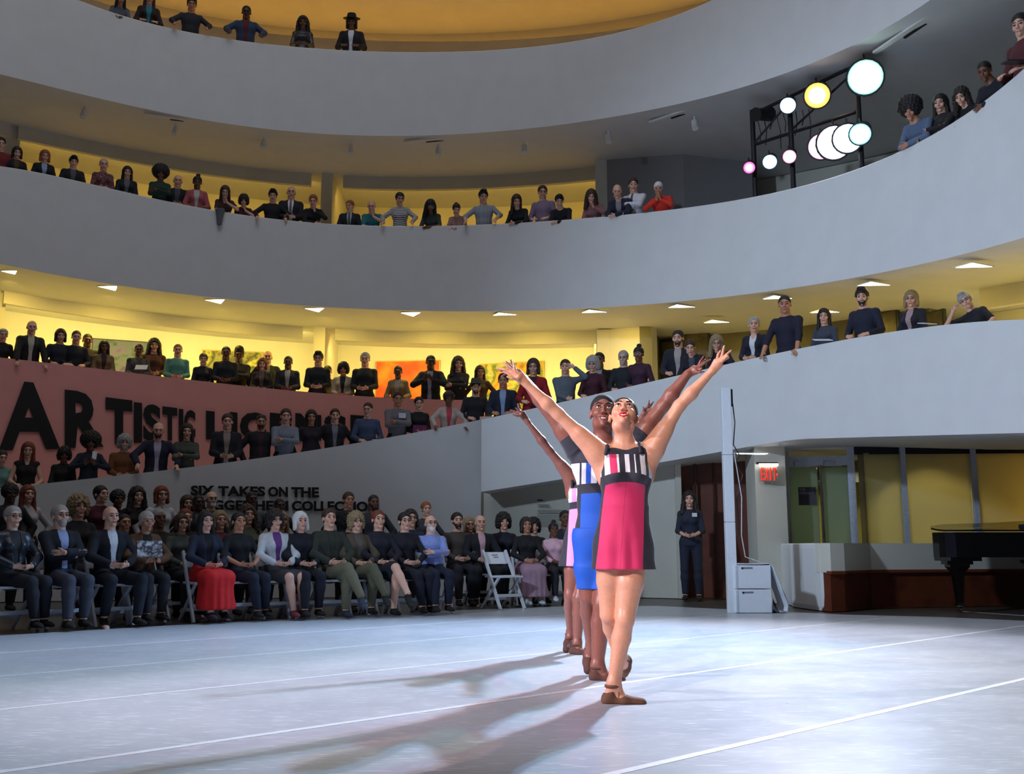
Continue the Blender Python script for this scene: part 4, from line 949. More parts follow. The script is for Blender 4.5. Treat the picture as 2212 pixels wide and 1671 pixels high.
for j in range(9):
    y = -.02+.44*j/8; w_ = 1+.12*math.sin(j*2.1); s = []
    for x, z in prof: s.append((p[0]+(x*w_ if x > 0 else x), p[1]+y+.02*math.sin(z*20+j), max(.004, z+(.004*math.sin(j*1.7+x*20) if z > .6 else .012*math.sin(j*2.3+z*9)))))
    for x, z in prof[::-1]: s.append((p[0]+((x*w_-.012) if x > 0 else x), p[1]+y+.02*math.sin(z*20+j), max(.003, z-(.008 if z > .6 else 0)+(.004*math.sin(j*1.7+x*20) if z > .6 else .012*math.sin(j*2.3+z*9)))))
    secs.append(s)
o = sweep('draped_cloth', secs, mat('white_cloth', (225, 229, 236), .85, noise=.03, scale=20, bump=.4), kind=None); tag(o, 'white cloth draped over the cases and hanging to the floor', 'cloth')
o.data.polygons.foreach_set('use_smooth', [True]*len(o.data.polygons))
# ------------------------------------------------------------------ grand piano, tail end in frame
PB = mat('piano_black', (10, 10, 12), .12, spec=.7, noise=.0); PY = 13.3
o0 = atY(2083, 1317, PY); pn = empty('grand_piano', (o0[0], o0[1], 0), .0, 'glossy black grand piano at the right edge, tail towards us', 'piano')
out_ = [(-.23, .10), (-.19, .0), (-.08, -.07), (.1, -.10), (2.1, -.10), (2.1, 1.35), (1.7, 1.35), (1.3, 1.15), (.9, .95), (.5, .86), (.1, .72), (-.15, .5), (-.235, .28)]
MB().prism(out_, .715, 1.04).build('rim', PB, pn)
mb = MB(); v = []
for (x, y) in [(a*1.02-.01, b*1.02-.01) for a, b in out_]: v.append((x, y, 1.05+max(0, y)*.12)); 
n_ = len(v); v = v+[(x, y, z+.022) for x, y, z in v]
mb.add(v, [tuple(range(n_-1, -1, -1)), tuple(range(n_, 2*n_))]+[(i, (i+1) % n_, n_+(i+1) % n_, n_+i) for i in range(n_)]).build('lid', PB, pn)
MB().box((-.14, -.02, .665), (.27, .5, .715)).build('bottom_block', PB, pn)
for i, (x, y) in enumerate(((0, .12), (1.55, .05), (1.55, 1.1))):
    mb = MB()
    for z0, z1, a, b in ((.60, .715, .17, .13), ): mb.box((x-a, y-.1, .62), (x+a, y+.1, .668)).box((x-b, y-.09, .585), (x+b, y+.09, .62))
    prof = [(.12, .585), (.085, .54), (.065, .48), (.055, .36), (.045, .22), (.040, .12), (.052, .085)]
    v = []
    for w_, z in prof: v += [(x-w_, y-w_*.9, z), (x+w_, y-w_*.9, z), (x+w_, y+w_*.9, z), (x-w_, y+w_*.9, z)]
    mb.add(v, [(q*4+j, (q+1)*4+j, (q+1)*4+(j+1) % 4, q*4+(j+1) % 4) for q in range(len(prof)-1) for j in range(4)]+[(3, 2, 1, 0)[::-1]])
    lg = mb.build('leg', PB, pn)
    cs = MB().lathe([(.03, .07), (.05, .075), (.05, .085), (.03, .09)], (x, y, 0), 12).tube([(x-.02, y, .035), (x+.02, y, .035)], .035, 14).build('caster', mat('brass', (200, 180, 140), .25, 1.0), lg)
MB().box((.92, .05, 1.06), (2.0, .35, 1.075)).build('music_desk', PB, pn)
b_ = MB().box((.95, .1, 1.075), (1.3, .3, 1.15)); tag(b_.build('cloth_bundle', mat('dark_fabric', (28, 30, 44), .9)), None); bpy.data.objects['cloth_bundle'].parent = pn
# tape line on the floor by the piano
a = ground(2076, 1318); b = ground(2212, 1327); d = _n(b-a); n = np.array([-d[1], d[0], 0])*.02
tag(MB().prism([tuple((a-n)[:2]), tuple((b+d*.5-n)[:2]), tuple((b+d*.5+n)[:2]), tuple((a+n)[:2])], -.0125, -.010).build('floor_tape', M_TAPE), 'white tape strip on the dark floor under the piano', 'tape')
# ------------------------------------------------------------------ lighting tower behind the third balcony
M_RIG = mat('rig_black', (24, 22, 26), .5)
tw = empty('lighting_tower', off(onL(3, 1700, 400), norm_at(3, 1700), .6, onL(3, 1700, yL3t(1700))[2]-1.0), 0, 'black pipe tower carrying stage lamps behind the upper balcony', 'lighting rig'); T0 = np.array(tw.location)
def rp3(x, y, o=.6): p = onL(3, x, y); n = norm_at(3, x); q = off(p, n, o); q[2] = CZ+(p[2]-CZ)*np.linalg.norm(q[:2])/np.linalg.norm(p[:2]); return q
for x, yt in ((1579, 243), (1655, 215), (1790, 150)):
    q = rp3(x, yt); MB().tube([(q[0]-T0[0], q[1]-T0[1], 0.25 if x > 1600 else .15), q-T0], .045, 8).build('upright', M_RIG, tw)
for ya, yb_ in ((252, 150), (318, 250)):
    MB().tube([rp3(1579, ya)-T0, rp3(1655, ya-.36*(ya-yb_))-T0, rp3(1790, yb_)-T0], .03, 8).build('crossbar', M_RIG, tw)
MB().tube([rp3(1579, 318)-T0, rp3(1655, 225)-T0], .02, 6).tube([rp3(1655, 290)-T0, rp3(1790, 160)-T0], .02, 6).build('brace', M_RIG, tw)
def lamp_mat(c, st, rr):
    # glowing lens: white hot around the bulb, filter colour and glow halo painted towards the rim
    m = bpy.data.materials.new('lamp_lens'); m.use_nodes = True; nt = m.node_tree; b = nt.nodes['Principled BSDF']; N = nt.nodes; L = nt.links
    tc = N.new('ShaderNodeTexCoord'); ln = N.new('ShaderNodeVectorMath'); ln.operation = 'LENGTH'; L.new(tc.outputs['Object'], ln.inputs[0])
    mr = N.new('ShaderNodeMapRange'); mr.inputs[1].default_value = rr*.45; mr.inputs[2].default_value = rr*1.0; L.new(ln.outputs['Value'], mr.inputs[0])
    cr = N.new('ShaderNodeValToRGB'); fill_ramp(cr, [(0, (255, 255, 255)), (.4, c), (1, c)]); L.new(mr.outputs[0], cr.inputs[0]); L.new(cr.outputs[0], b.inputs['Emission Color'])
    m2 = N.new('ShaderNodeMapRange'); m2.inputs[3].default_value = st; m2.inputs[4].default_value = 1.0; L.new(mr.outputs[0], m2.inputs[0]); L.new(m2.outputs[0], b.inputs['Emission Strength'])
    b.inputs['Base Color'].default_value = (.1, .1, .1, 1); return m
LAMPS = [(1672,231,.13,(190,225,255),9,'small pale blue stage lamp high on the tower, left of the amber one'),(1733,210,.20,(255,190,70),10,'amber stage lamp on top of the tower'),(1833,172,.26,(150,255,225),12,'large green white stage lamp, highest on the tower'),(1591,364,.10,(255,90,170),9,'small magenta stage lamp, lowest and leftmost'),
 (1634,352,.12,(170,210,255),9,'small blue stage lamp right of the magenta one'),(1675,341,.11,(255,150,190),9,'small pink stage lamp, third in the low row'),(1741,320,.20,(255,180,220),12,'big pink white stage lamp at the left of the bright cluster'),(1768,312,.26,(250,240,255),14,'biggest white stage lamp in the middle of the bright cluster'),(1796,303,.22,(220,235,255),14,'bluish white stage lamp right of the biggest one'),(1822,294,.16,(140,235,255),10,'cyan stage lamp at the right end of the bright cluster')]
for x, y, rr, c, st, lb in LAMPS:
    rr *= 1.0
    q = rp3(x, y, .35); r = empty('stage_lamp', q, 0, lb, 'stage lamp', 'stage lamps on the tower')
    d = Vector((0.6, 5.5, 1.0))-Vector(q.tolist()); M = d.to_track_quat('Z', 'Y').to_matrix().to_4x4()
    MB().lathe([(rr*.5, -.42), (rr*.85, -.36), (rr, -.05), (rr*1.12, .0), (rr*1.12, .03), (rr*1.02, .03), (rr*1.0, -.01)], n=18, M=M).build('housing', M_RIG, r)
    MB().lathe([(rr*1.0, -.01), (rr*1.0, .012), (rr*.7, .024), (rr*.35, .030), (.01, .032)], n=24, M=M).build('lens', lamp_mat(c, st, rr), r)
    MB().tube([(0, .0, rr*1.05), (0, .03, rr*1.3+.05)], .015, 6).build('yoke', M_RIG, r)
q = rp3(1605, 250, .5); r = empty('stage_lamp', q, 0, 'unlit black stage lamp hanging at the left end of the tower', 'stage lamp', 'stage lamps on the tower')
MB().tube([(0.15, .0, 0), (-.12, -.2, -.1)], [.13, .1], 12).build('housing', M_RIG, r)
MB().tube([(-.12, -.2, -.1), (-.16, -.23, -.115)], [.11, .12], 12).build('lens_hood', M_RIG, r)
mb = MB(); rs = random.Random(3)
for i in range(9):
    x = 1590+i*13; a = rp3(x, 262-.2*(x-1590)); b = a-np.array([rs.uniform(-.05, .05), 0, rs.uniform(.2, .7)]); mb.tube([a, (a+b)/2+np.array([.03, 0, 0]), b], .009, 5)
tag(mb.build('hanging_cable', M_RIG), 'black cables hanging from the top bar of the tower', 'cable', kind='stuff')
# ------------------------------------------------------------------ the audience
def proj(p):
    x, y, z = p[0], p[1], p[2]-CZ; dep = y*math.cos(PITCH)+z*math.sin(PITCH); up = -y*math.sin(PITCH)+z*math.cos(PITCH)
    return W/2+F*x/dep, HH/2-F*up/dep
def face(loc, tgt): return math.atan2(tgt[0]-loc[0], -(tgt[1]-loc[1]))
STRW = stripes('breton_stripe', [(0, (225, 225, 225)), (.55, (40, 42, 55))], 'Z', 28)
STRV = stripes('shirt_stripe', [(0, (190, 198, 210)), (.6, (60, 66, 84))], 'X', 40)
PINST = stripes('pink_stripe', [(0, (200, 170, 175)), (.5, (150, 120, 130))], 'Z', 35)
FLOR = patches('floral_burgundy', [(70, 30, 40), (150, 100, 100), (60, 24, 34), (130, 80, 84)], 22)
FLORP = patches('floral_rose', [(150, 95, 90), (190, 150, 140), (110, 60, 60)], 28)
CAMO = patches('camouflage', [(40, 44, 44), (60, 60, 62), (84, 82, 80), (36, 40, 40)], 12)
CHK = patches('checked_blue', [(120, 140, 210), (150, 168, 226), (104, 124, 200)], 60)
LEATH = mat('leather_dark', (40, 44, 54), .38, noise=.2, scale=20, bump=.4)
SCARF = patches('patterned_scarf', [(30, 30, 36), (90, 90, 100), (24, 24, 30)], 30)
def balcony_person(level, px, py, pose='rail', back=0.0, turn=.35, **kw):
    fem = kw.get('fem', False); p = {4: 14, 3: 12, 2: 6, 1: 5}[level]; kw.setdefault('pitch', p)
    yt = {1: yL1t, 2: yL2t, 3: yL3t, 4: yL4t}[level]; x = px; sc = 1.0; yaw = kw.get('yaw', None)
    for it in range(5):
        rail = onL(level, x, yt(x)); n = norm_at(level, x); loc = off(rail, n, .38+back, rail[2]-1.0)
        f_in = math.atan2(-n[0], n[1]); f_t = face(loc, (0.8, 6)); df = (f_t-f_in+PI) % (2*PI)-PI; rz = f_in+df*turn
        if yaw is None:
            rem = math.degrees(df*(1-turn)); yaw = 20 if rem > 14 else (-20 if rem < -14 else 0)
        sk = cached(('sk', pose, fem, kw['pitch'], yaw), lambda: skeleton(pose, fem, kw['pitch'], yaw)); h = sk['H'].t+[0, 0, .135]
        c, s = math.cos(rz), math.sin(rz); hd = loc+np.array([c*h[0]-s*h[1], s*h[0]+c*h[1], 0])*sc
        d = ray(px, py); zt = CZ+d[2]*hd[1]/d[1]; sc = min(1.13, max(.84, (zt-loc[2])/h[2])); hd[2] = loc[2]+h[2]*sc
        x += (px-proj(hd)[0])*.9
    kw['yaw'] = yaw
    return person(loc, rz, sc, kw.pop('label'), pose, group=kw.pop('group', {4: 'spectators on the fourth balcony', 3: 'spectators on the third balcony', 2: 'spectators above the pink wall', 1: 'spectators on the first ramp'}[level]), **kw)
def seat_y(x): return 10.75+(x-100)*.0031
def ground_person(px, py, Y, pose='sit', tgt=(2.7, 4.0), **kw):
    fem = kw.get('fem', False); kw.setdefault('pitch', -3); yaw = kw.setdefault('yaw', 0); sc = 1.0; x = px; dy = 0
    sk = cached(('sk', pose, fem, kw['pitch'], yaw), lambda: skeleton(pose, fem, kw['pitch'], yaw)); h = sk['H'].t+[0, 0, .135]
    for it in range(5):
        p = atY(x, 1180, Y); loc = np.array([p[0], Y, 0]); rz = face(loc, tgt); c, s = math.cos(rz), math.sin(rz)
        hd = loc+np.array([c*h[0]-s*h[1], s*h[0]+c*h[1], 0])*sc; d = ray(px, py); zt = CZ+d[2]*hd[1]/d[1]
        sc = min(1.10, max(kw.get('smin', .86), zt/h[2])); hd[2] = h[2]*sc; x += (px-proj(hd)[0])*.9
    kw.pop('smin', None)
    r, sk = person(loc, rz, sc, kw.pop('label'), pose, group=kw.pop('group', 'seated audience' if pose.startswith('sit') else 'people standing behind the seats'), **kw)
    return r, sk, loc, rz
def rail_pt(level, x, o, dz):
    p = onL(level, x, YT[level](x) if level != 1 else yL1t(x)); return off(p, norm_at(level, x), o, p[2]+dz)
B = balcony_person
BLK = (26, 26, 32); NAVY = (34, 38, 58); WHT = (226, 226, 232)
# fourth balcony
B(4, 262, -14, 'lean', fem=True, hair=('long', 'dark'), top=(92, 96, 104), skin='m', label='person in grey sweater leaning at the far left of the top balcony')
B(4, 324, -16, 'rail', fem=True, hair=('long', 'brown'), top=(40, 130, 145), jacket=(50, 36, 30), label='person in teal shirt and brown jacket on the top balcony')
B(4, 415, -3, 'wide', hair=('cap', 'black'), top=(42, 42, 50), skin='m', label='person in dark cap and dark sweater, hands on the top balcony rail')
B(4, 533, 8, 'wide', hair=('buzz', 'black'), top=(100, 24, 36), jacket=(44, 66, 92), skin='k', label='person in open blue jacket over red shirt on the top balcony')
B(4, 655, 37, 'clasp', fem=True, hair=('wavy', 'black'), top=LEATH, skin='d', label='person in black leather jacket with long curls on the top balcony')
B(4, 760, 28, 'rail', hair=('bob', 'black'), top=WHT, jacket=BLK, skin='d', extras=('black_hat',), label='person in black hat, black jacket and white shirt on the top balcony')
# third balcony
B(3, 3, 297, 'rail', hair=('short', 'black'), top=(120, 34, 38), label='person in dark red top cut by the left edge, third balcony')
B(3, 38, 318, 'rail', fem=True, hair=('bob', 'dark'), top=(80, 56, 30), jacket=BLK, label='person with dark bob in black jacket over brown top, third balcony')
B(3, 98, 325, 'rail', fem=True, hair=('bob', 'ginger'), top=(150, 165, 200), jacket=BLK, label='person with reddish bob in black blazer over pale blue shirt')
B(3, 160, 338, 'rail', hair=('quiff', 'black'), top=(84, 84, 90), jacket=(30, 30, 34), label='person with black hair, dark jacket over grey shirt, third balcony')
B(3, 225, 343, 'clasp', fem=True, hair=('buzz', 'pinkgrey'), top=FLOR, label='person with cropped pale hair in burgundy floral top')
B(3, 276, 360, 'clasp', fem=True, hair=('long', 'black'), top=(96, 98, 104), jacket=(30, 32, 38), label='person with long black hair in black cardigan over grey top')
B(3, 385, 378, 'clasp', hair=('bald', 'grey'), top=(70, 70, 78), jacket=(28, 28, 36), back=.15, label='bald person in black jacket behind the big afro')
B(3, 348, 362, 'crossed', fem=True, hair=('afro', 'black'), top=(30, 56, 44), skin='d', label='person with a large afro in dark green sweater, arms crossed')
B(3, 427, 381, 'rail', fem=True, hair=('topbun', 'black'), top=(190, 186, 184), jacket=(176, 92, 98), skin='d', label='person in pink cardigan over white shirt, hair tied up')
B(3, 487, 402, 'chin', fem=True, hair=('long', 'brown'), top=(66, 42, 42), sleeve=.3, deep=True, label='person with long brown hair, chin on hand, sweater draped below')
B(3, 527, 422, 'chin', fem=True, hair=('curly', 'dark'), top=(74, 34, 40), sleeve=.4, label='person with short curls leaning low on the rail in maroon top')
B(3, 590, 410, 'wide', hair=('quiff', 'black'), top=(26, 24, 34), label='person with black hair in black shirt, hands spread on the rail')
B(3, 630, 402, 'clasp', hair=('bald', 'grey'), top=WHT, jacket=(32, 34, 46), tie=(120, 100, 110), back=.1, label='tall balding person in dark suit with white shirt and tie')
B(3, 677, 421, 'chin', fem=True, hair=('short', 'ginger'), top=(28, 26, 30), label='person with short fair hair in black, chin on hand by the fin')
B(3, 756, 433, 'rail', hair=('short', 'ginger'), yaw=-20, top=(170, 180, 190), jacket=(34, 38, 48), tie=(70, 90, 80), label='person in dark suit turned sideways, right of the fin')
B(3, 803, 433, 'chin', hair=('bald', 'grey'), top=(44, 120, 128), sleeve=.4, label='balding person in teal t-shirt, chin on fist')
B(3, 864, 416, 'wide', fem=True, hair=('bun', 'black'), top=STRW, extras=('glasses',), label='person in glasses and black and white striped shirt')
B(3, 930, 433, 'lean', fem=True, hair=('wavy', 'black'), top=(52, 66, 60), sleeve=.45, extras=('white_glasses',), skin='d', label='person with very long black hair leaning, glinting glasses')  # glare on the lenses is painted as white frames
B(3, 986, 440, 'lean', fem=True, hair=('bun', 'dark'), top=FLORP, label='person in rose patterned blouse with tied dark hair')
B(3, 1044, 411, 'wide', hair=('quiff', 'black'), top=STRV, jacket=None, sleeve=.6, label='person in striped shirt under dark vest, arms spread wide')
B(3, 1116, 421, 'lean', fem=True, hair=('long', 'brown'), top=(28, 28, 34), label='person with long straight hair in black top, forearms on the rail')
B(3, 1172, 401, 'rail', hair=('short', 'brown'), top=(138, 118, 144), extras=('glasses',), label='tall person in lilac sweater and glasses')
B(3, 1208, 421, 'lean', hair=('quiff', 'black'), top=(26, 26, 34), label='person in black t-shirt leaning beside the lilac sweater')
B(3, 1277, 411, 'chin', fem=True, hair=('wavy', 'brown'), top=(140, 96, 98), label='person with long auburn hair and mauve top, hands at chin')
B(3, 1333, 399, 'lean', hair=('bald', 'grey'), top=(150, 142, 148), jacket=(34, 36, 56), label='bald person in navy suit leaning left of the white shirt')
B(3, 1368, 385, 'crossed', hair=('short', 'brown'), top=(222, 222, 232), tie=(90, 100, 96), back=.05, label='person in white shirt and tie with crossed arms')
B(3, 1422, 393, 'hands', hair=('buzz', 'white'), top=(214, 52, 36), extras=('white_glasses',), skin='m', label='person in bright orange red jacket, hands at the mouth')
B(3, 1965, 219, 'lean', hair=('afro', 'black'), top=(96, 112, 140), skin='m', label='person with rounded afro leaning under the tower lamps glow')
B(3, 2030, 205, 'crossed', fem=True, hair=('long', 'black'), top=(34, 30, 34), label='person with long black hair and folded hands, upper right balcony')
B(3, 2075, 191, 'lean', fem=True, hair=('wavy', 'dark'), top=(30, 30, 36), label='person with wavy hair in dark jacket, upper right balcony')
B(3, 2125, 134, 'lean', hair=('buzz', 'black'), top=(28, 30, 40), skin='d', label='person with shaved head in dark jacket bending over at upper right')
B(3, 2203, 22, 'rail', hair=('short', 'black'), top=(90, 40, 44), label='person cut by the right edge holding a dark booklet, top right')
# above the pink wall
B(2, 8, 710, 'rail', fem=True, hair=('short', 'grey'), top=BLK, label='person with short grey hair in black, cut by the left edge above the pink wall')
B(2, 70, 692, 'press', hair=('bald', 'dark'), top=(190, 184, 170), jacket=(28, 28, 32), label='tall balding person in black jacket and white shirt above the pink wall')
B(2, 132, 711, 'rail', hair=('bob', 'black'), top=(34, 38, 52), label='person with black bowl haircut in dark jacket above the pink wall')
B(2, 190, 721, 'down', hair=('buzz', 'black'), top=(40, 38, 40), back=.6, skin='d', label='person half hidden behind the dark sweater, dark cropped hair')
B(2, 166, 714, 'rail', hair=('buzz', 'brown'), top=(28, 30, 40), label='person in dark navy sweater with cropped hair above the letter R')
B(2, 226, 736, 'clasp', fem=True, hair=('long', 'black'), top=(60, 40, 36), jacket=(120, 100, 70), skin='d', label='person with long dark locks in beige jacket by the blue painting')
B(2, 301, 743, 'clasp', hair=('buzz', 'black'), top=CAMO, skin='d', label='person with shaved head in dark patterned jacket holding white paper')
B(2, 334, 732, 'clasp', hair=('wavy', 'dark'), top=(76, 38, 30), back=.35, label='person with long wavy hair in brown maroon sweater')
B(2, 385, 743, 'clasp', hair=('buzz', 'ginger'), top=(84, 140, 126), label='person in pale green sweater with cropped hair')
B(2, 440, 763, 'clasp', fem=True, hair=('ponytail', 'brown'), top=(28, 30, 38), label='person with small ponytail in black jacket, left of two tall men')
B(2, 489, 748, 'clasp', hair=('buzz', 'black'), top=(24, 26, 34), skin='d', label='tall broad person in black by the dark green painting')
B(2, 517, 753, 'crossed', hair=('cap', 'black'), top=(44, 42, 40), back=.45, skin='d', label='person in dark cap just right of the tall broad one')
B(2, 579, 757, 'down', hair=('bald', 'brown'), beard='grey', top=(120, 118, 116), jacket=(36, 38, 44), back=.55, label='balding person with grey beard standing behind the auburn one')
B(2, 567, 774, 'clasp', fem=True, hair=('bob', 'red'), top=(96, 80, 80), jacket=(34, 28, 32), label='person with auburn bob in dark jacket above the pink wall')
B(2, 623, 769, 'clasp', hair=('buzz', 'black'), top=(170, 164, 158), jacket=(34, 34, 42), skin='d', label='person in dark suit and pale shirt left of the fin')
B(2, 708, 789, 'down', hair=('buzz', 'dark'), top=(120, 106, 60), back=.5, skin='m', label='person in ochre top half hidden behind the one in black')
B(2, 688, 760, 'clasp', hair=('quiff', 'dark'), top=(28, 30, 36), extras=('glasses',), label='person in glasses and black shirt in front of the fin')
B(2, 742, 784, 'clasp', fem=True, hair=('curly', 'black'), top=(28, 26, 30), jacket=(176, 164, 140), skin='m', label='person with curly hair, cream jacket and black scarf')
B(2, 789, 760, 'clasp', hair=('short', 'grey'), top=(24, 26, 34), label='broad grey haired person in black, left of the orange painting')
B(2, 860, 790, 'rail', fem=True, hair=('buzz', 'black'), top=(176, 168, 150), jacket=(150, 132, 96), skin='d', label='person in beige cardigan before the orange painting')
B(2, 931, 767, 'phone', hair=('buzz', 'black'), top=(150, 150, 160), jacket=(26, 28, 38), skin='k', label='person in dark suit raising a phone, right of the orange painting')
B(2, 990, 771, 'crossed', fem=True, hair=('wavy', 'brown'), top=(36, 36, 38), label='person with long brown hair in dark grey sweater')
B(2, 1037, 790, 'down', fem=True, hair=('long', 'dark'), top=(70, 46, 30), skin='m', label='person with long dark hair in brown, behind the hat')
# first ramp, right part
B(1, 1087, 806, 'rail', hair=('short', 'black'), top=(140, 160, 200), jacket=(32, 36, 54), skin='m', label='person in navy suit and light blue shirt just right of the hat')
B(1, 1152, 775, 'rail', fem=True, hair=('bob', 'brown'), top=(80, 30, 38), jacket=(150, 22, 34), extras=('glasses',), label='person in bright red blazer and glasses behind the raised arm')
B(1, 1221, 776, 'brow', hair=('short', 'brown'), top=(92, 102, 112), label='person in grey shirt with one hand at the forehead')
B(1, 1294, 752, 'clasp', hair=('buzz', 'black'), top=(150, 150, 160), jacket=(30, 32, 42), back=.6, skin='d', label='person in dark suit behind the grey curly haired one')
B(1, 1280, 771, 'rail', fem=True, hair=('curly', 'grey'), top=(70, 28, 40), jacket=None, extras=('glasses',), label='grey curly haired person in dark red top with white sleeves')
B(1, 1346, 757, 'rail', hair=('short', 'grey'), beard='grey', top=(32, 34, 40), extras=('glasses',), label='person with grey goatee and glasses in black shirt')
B(1, 1379, 749, 'rail', fem=True, hair=('topbun', 'black'), top=(66, 34, 56), extras=('white_glasses',), skin='d', label='person in maroon top with glinting glasses and tied hair')  # white frame colour stands in for the glint on the glasses
B(1, 1464, 713, 'rail', hair=('short', 'dark'), beard='dark', top=(176, 168, 160), jacket=(32, 34, 48), back=.2, label='bearded person in navy suit with white shirt')
B(1, 1490, 734, 'lean', fem=True, hair=('short', 'brown'), top=SCARF, jacket=(32, 32, 44), label='older person with short hair and dark patterned scarf leaning')
B(1, 1547, 725, 'chin', fem=True, hair=('wavy', 'blond'), top=(34, 34, 48), extras=('glasses',), label='blond person in glasses, chin on hand, near the raised fingers')
B(1, 1628, 684, 'clasp', fem=True, hair=('short', 'grey'), top=WHT, deep=True, jacket=(32, 34, 50), label='person with short grey hair, dark blazer over white v neck')
B(1, 1694, 633, 'press', hair=('buzz', 'dark'), top=(34, 32, 52), sleeve=.7, skin='m', label='tall bald person in black sweater, arms straight on the rail')
B(1, 1779, 667, 'clasp', fem=True, hair=('long', 'black'), top=(62, 68, 86), sleeve=.4, label='person with long black hair in slate top holding papers')
B(1, 1861, 623, 'rail', hair=('quiff', 'dark'), beard='dark', top=(32, 36, 56), label='bearded person in buttoned navy shirt')
B(1, 1967, 628, 'clasp', fem=True, hair=('bob', 'blond'), top=PINST, jacket=(34, 32, 46), extras=('glasses',), label='blond person in glasses, dark blazer over striped top')
B(1, 2085, 632, 'temple', fem=True, hair=('quiff', 'grey'), top=(32, 32, 40), sleeve=.4, extras=('glasses',), label='person with grey quiff and glasses leaning, hand at the temple')
# first ramp, left part
B(1, 5, 972, 'rail', fem=True, hair=('short', 'dark'), top=(110, 150, 140), label='person in pale green cut by the left edge below the letter A')
B(1, 62, 955, 'rail', fem=True, hair=('long', 'red'), top=(24, 22, 26), sleeve=0, deep=True, label='person with long red hair in black sleeveless top')
B(1, 140, 967, 'clasp', fem=True, hair=('curly', 'black'), top=(28, 24, 26), skin='d', label='person with dark curls in black between red hair and navy sweater')
B(1, 197, 939, 'phone', fem=True, hair=('afro', 'black'), top=(30, 36, 52), skin='d', label='person with wide curls in navy sweater holding a white phone')
B(1, 270, 940, 'clasp', hair=('curly', 'grey'), beard='grey', top=(120, 74, 40), label='grey bearded person in brown corduroy jacket')
B(1, 343, 912, 'wide', hair=('bald', 'dark'), beard='dark', top=(180, 170, 190), jacket=(32, 34, 54), label='bald bearded person in navy blazer, hands on the ramp wall')
B(1, 405, 915, 'crossed', fem=True, hair=('long', 'dark'), top=(74, 78, 68), label='person with long dark hair in olive grey coat')
B(1, 492, 893, 'clasp', hair=('short', 'brown'), top=(150, 132, 126), jacket=(30, 30, 40), label='brown haired person in black jacket, hands over the ramp edge')
B(1, 565, 895, 'down', hair=('buzz', 'black'), beard='dark', top=(60, 30, 34), jacket=(30, 28, 36), skin='m', label='bearded person in black jacket left of the grey cardigan')
B(1, 618, 882, 'crossed', hair=('short', 'brown'), top=(130, 138, 154), label='person in pale grey cardigan with crossed arms')
B(1, 673, 885, 'down', fem=True, hair=('long', 'black'), top=(40, 30, 42), skin='m', label='person with long black hair right of the grey cardigan')
B(1, 724, 882, 'down', hair=('short', 'dark'), top=(120, 122, 134), jacket=(28, 28, 36), label='person in black jacket over checked shirt')
B(1, 795, 869, 'rail', hair=('buzz', 'dark'), top=(70, 84, 116), yaw=-20, label='person in blue shirt with cropped hair before the last letter')
b_, k_ = B(1, 860, 846, 'crossed', hair=('short', 'dark'), top=(118, 114, 122), skin='m', label='tall person in grey shirt with white name badge')
MB().box((-.02, -.012, 0), (.10, .0, .085)).build('name_badge', mat('white_card', (222, 222, 230), .6), b_).location = (.02, -.165, 1.27)
b_, k_ = B(1, 905, 857, 'clasp', fem=True, hair=('short', 'black'), top=(26, 26, 32), label='person in black shirt holding a plum folder')
MB().box((-.14, -.012, 0), (.12, .0, .17)).build('folder', mat('plum_folder', (110, 44, 84), .4), b_).location = (0, -.30, 1.0)
B(1, 970, 847, 'wide', fem=True, hair=('afro_small', 'dark'), top=(198, 74, 88), jacket=(190, 176, 166), skin='d', label='person in cream cardigan over coral top')
B(1, 1028, 822, 'rail', hair=('short', 'brown'), beard='brown', top=(34, 34, 44), extras=('hat',), label='person in felt hat and black sweater')
# ------------------------------------------------------------------ chairs
M_CH = mat('white_chair_resin', (214, 218, 226), .45, noise=.03)
def make_chair():
    r = empty('folding_chair', (0, 0, 0))
    for x in (-1, 1):
        MB().bar((x*.205, -.24, 0), (x*.195, .22, .80), .028, .042, (0, 1, 0)).build('front_leg', M_CH, r)
        MB().bar((x*.175, .27, 0), (x*.175, -.17, .44), .026, .036, (0, 1, 0)).build('rear_leg', M_CH, r)
    MB().box((-.20, -.22, .425), (.20, .17, .452), bev=.008).build('seat', M_CH, r)
    MB().box((-.195, -.015, -.09), (.195, .005, .09), Matrix.Translation((0, .205, .69)) @ Matrix.Rotation(-.5, 4, 'X')).build('backrest', M_CH, r)
    MB().box((-.2, -.185, .165), (.2, -.165, .205)).build('stretcher', M_CH, r); MB().box((-.175, .13, .11), (.175, .15, .15)).build('stretcher', M_CH, r)
    return r
CH0 = make_chair(); used = [0]
def chair(loc, rz, label, group='white folding chairs of the audience', sc=1.0):
    if not used[0]: r = CH0; used[0] = 1
    else:
        r = CH0.copy(); COL.objects.link(r)
        for ch in list(CH0.children): c = ch.copy(); COL.objects.link(c); c.parent = r
    r.location = [float(v) for v in loc]; r.rotation_euler = (0, 0, rz); tag(r, label, 'chair', group); return r
def seat(px, py, row, pose, label, chair_label=None, dY=0, **kw):
    Y = seat_y(px)+row*.95+dY
    r, sk, loc, rz = ground_person(px, py, Y, pose, label=label, vox=kw.pop('vox', .010), **kw)
    if chair_label:
        s = r.scale[0]; r.location.z = max(0, .452-.452*s)
        b = np.array([loc[0]-math.sin(rz)*.0, loc[1], 0]); chair(b, rz, chair_label)
    return r, loc, rz
seat(30, 1100, 0, 'sit_side', 'grey haired seated person in glasses and dark leather jacket at far left', 'white folding chair under the person in leather jacket at far left', fem=True, hair=('short', 'grey'), top=(54, 52, 54), jacket=LEATH, extras=('glasses',))
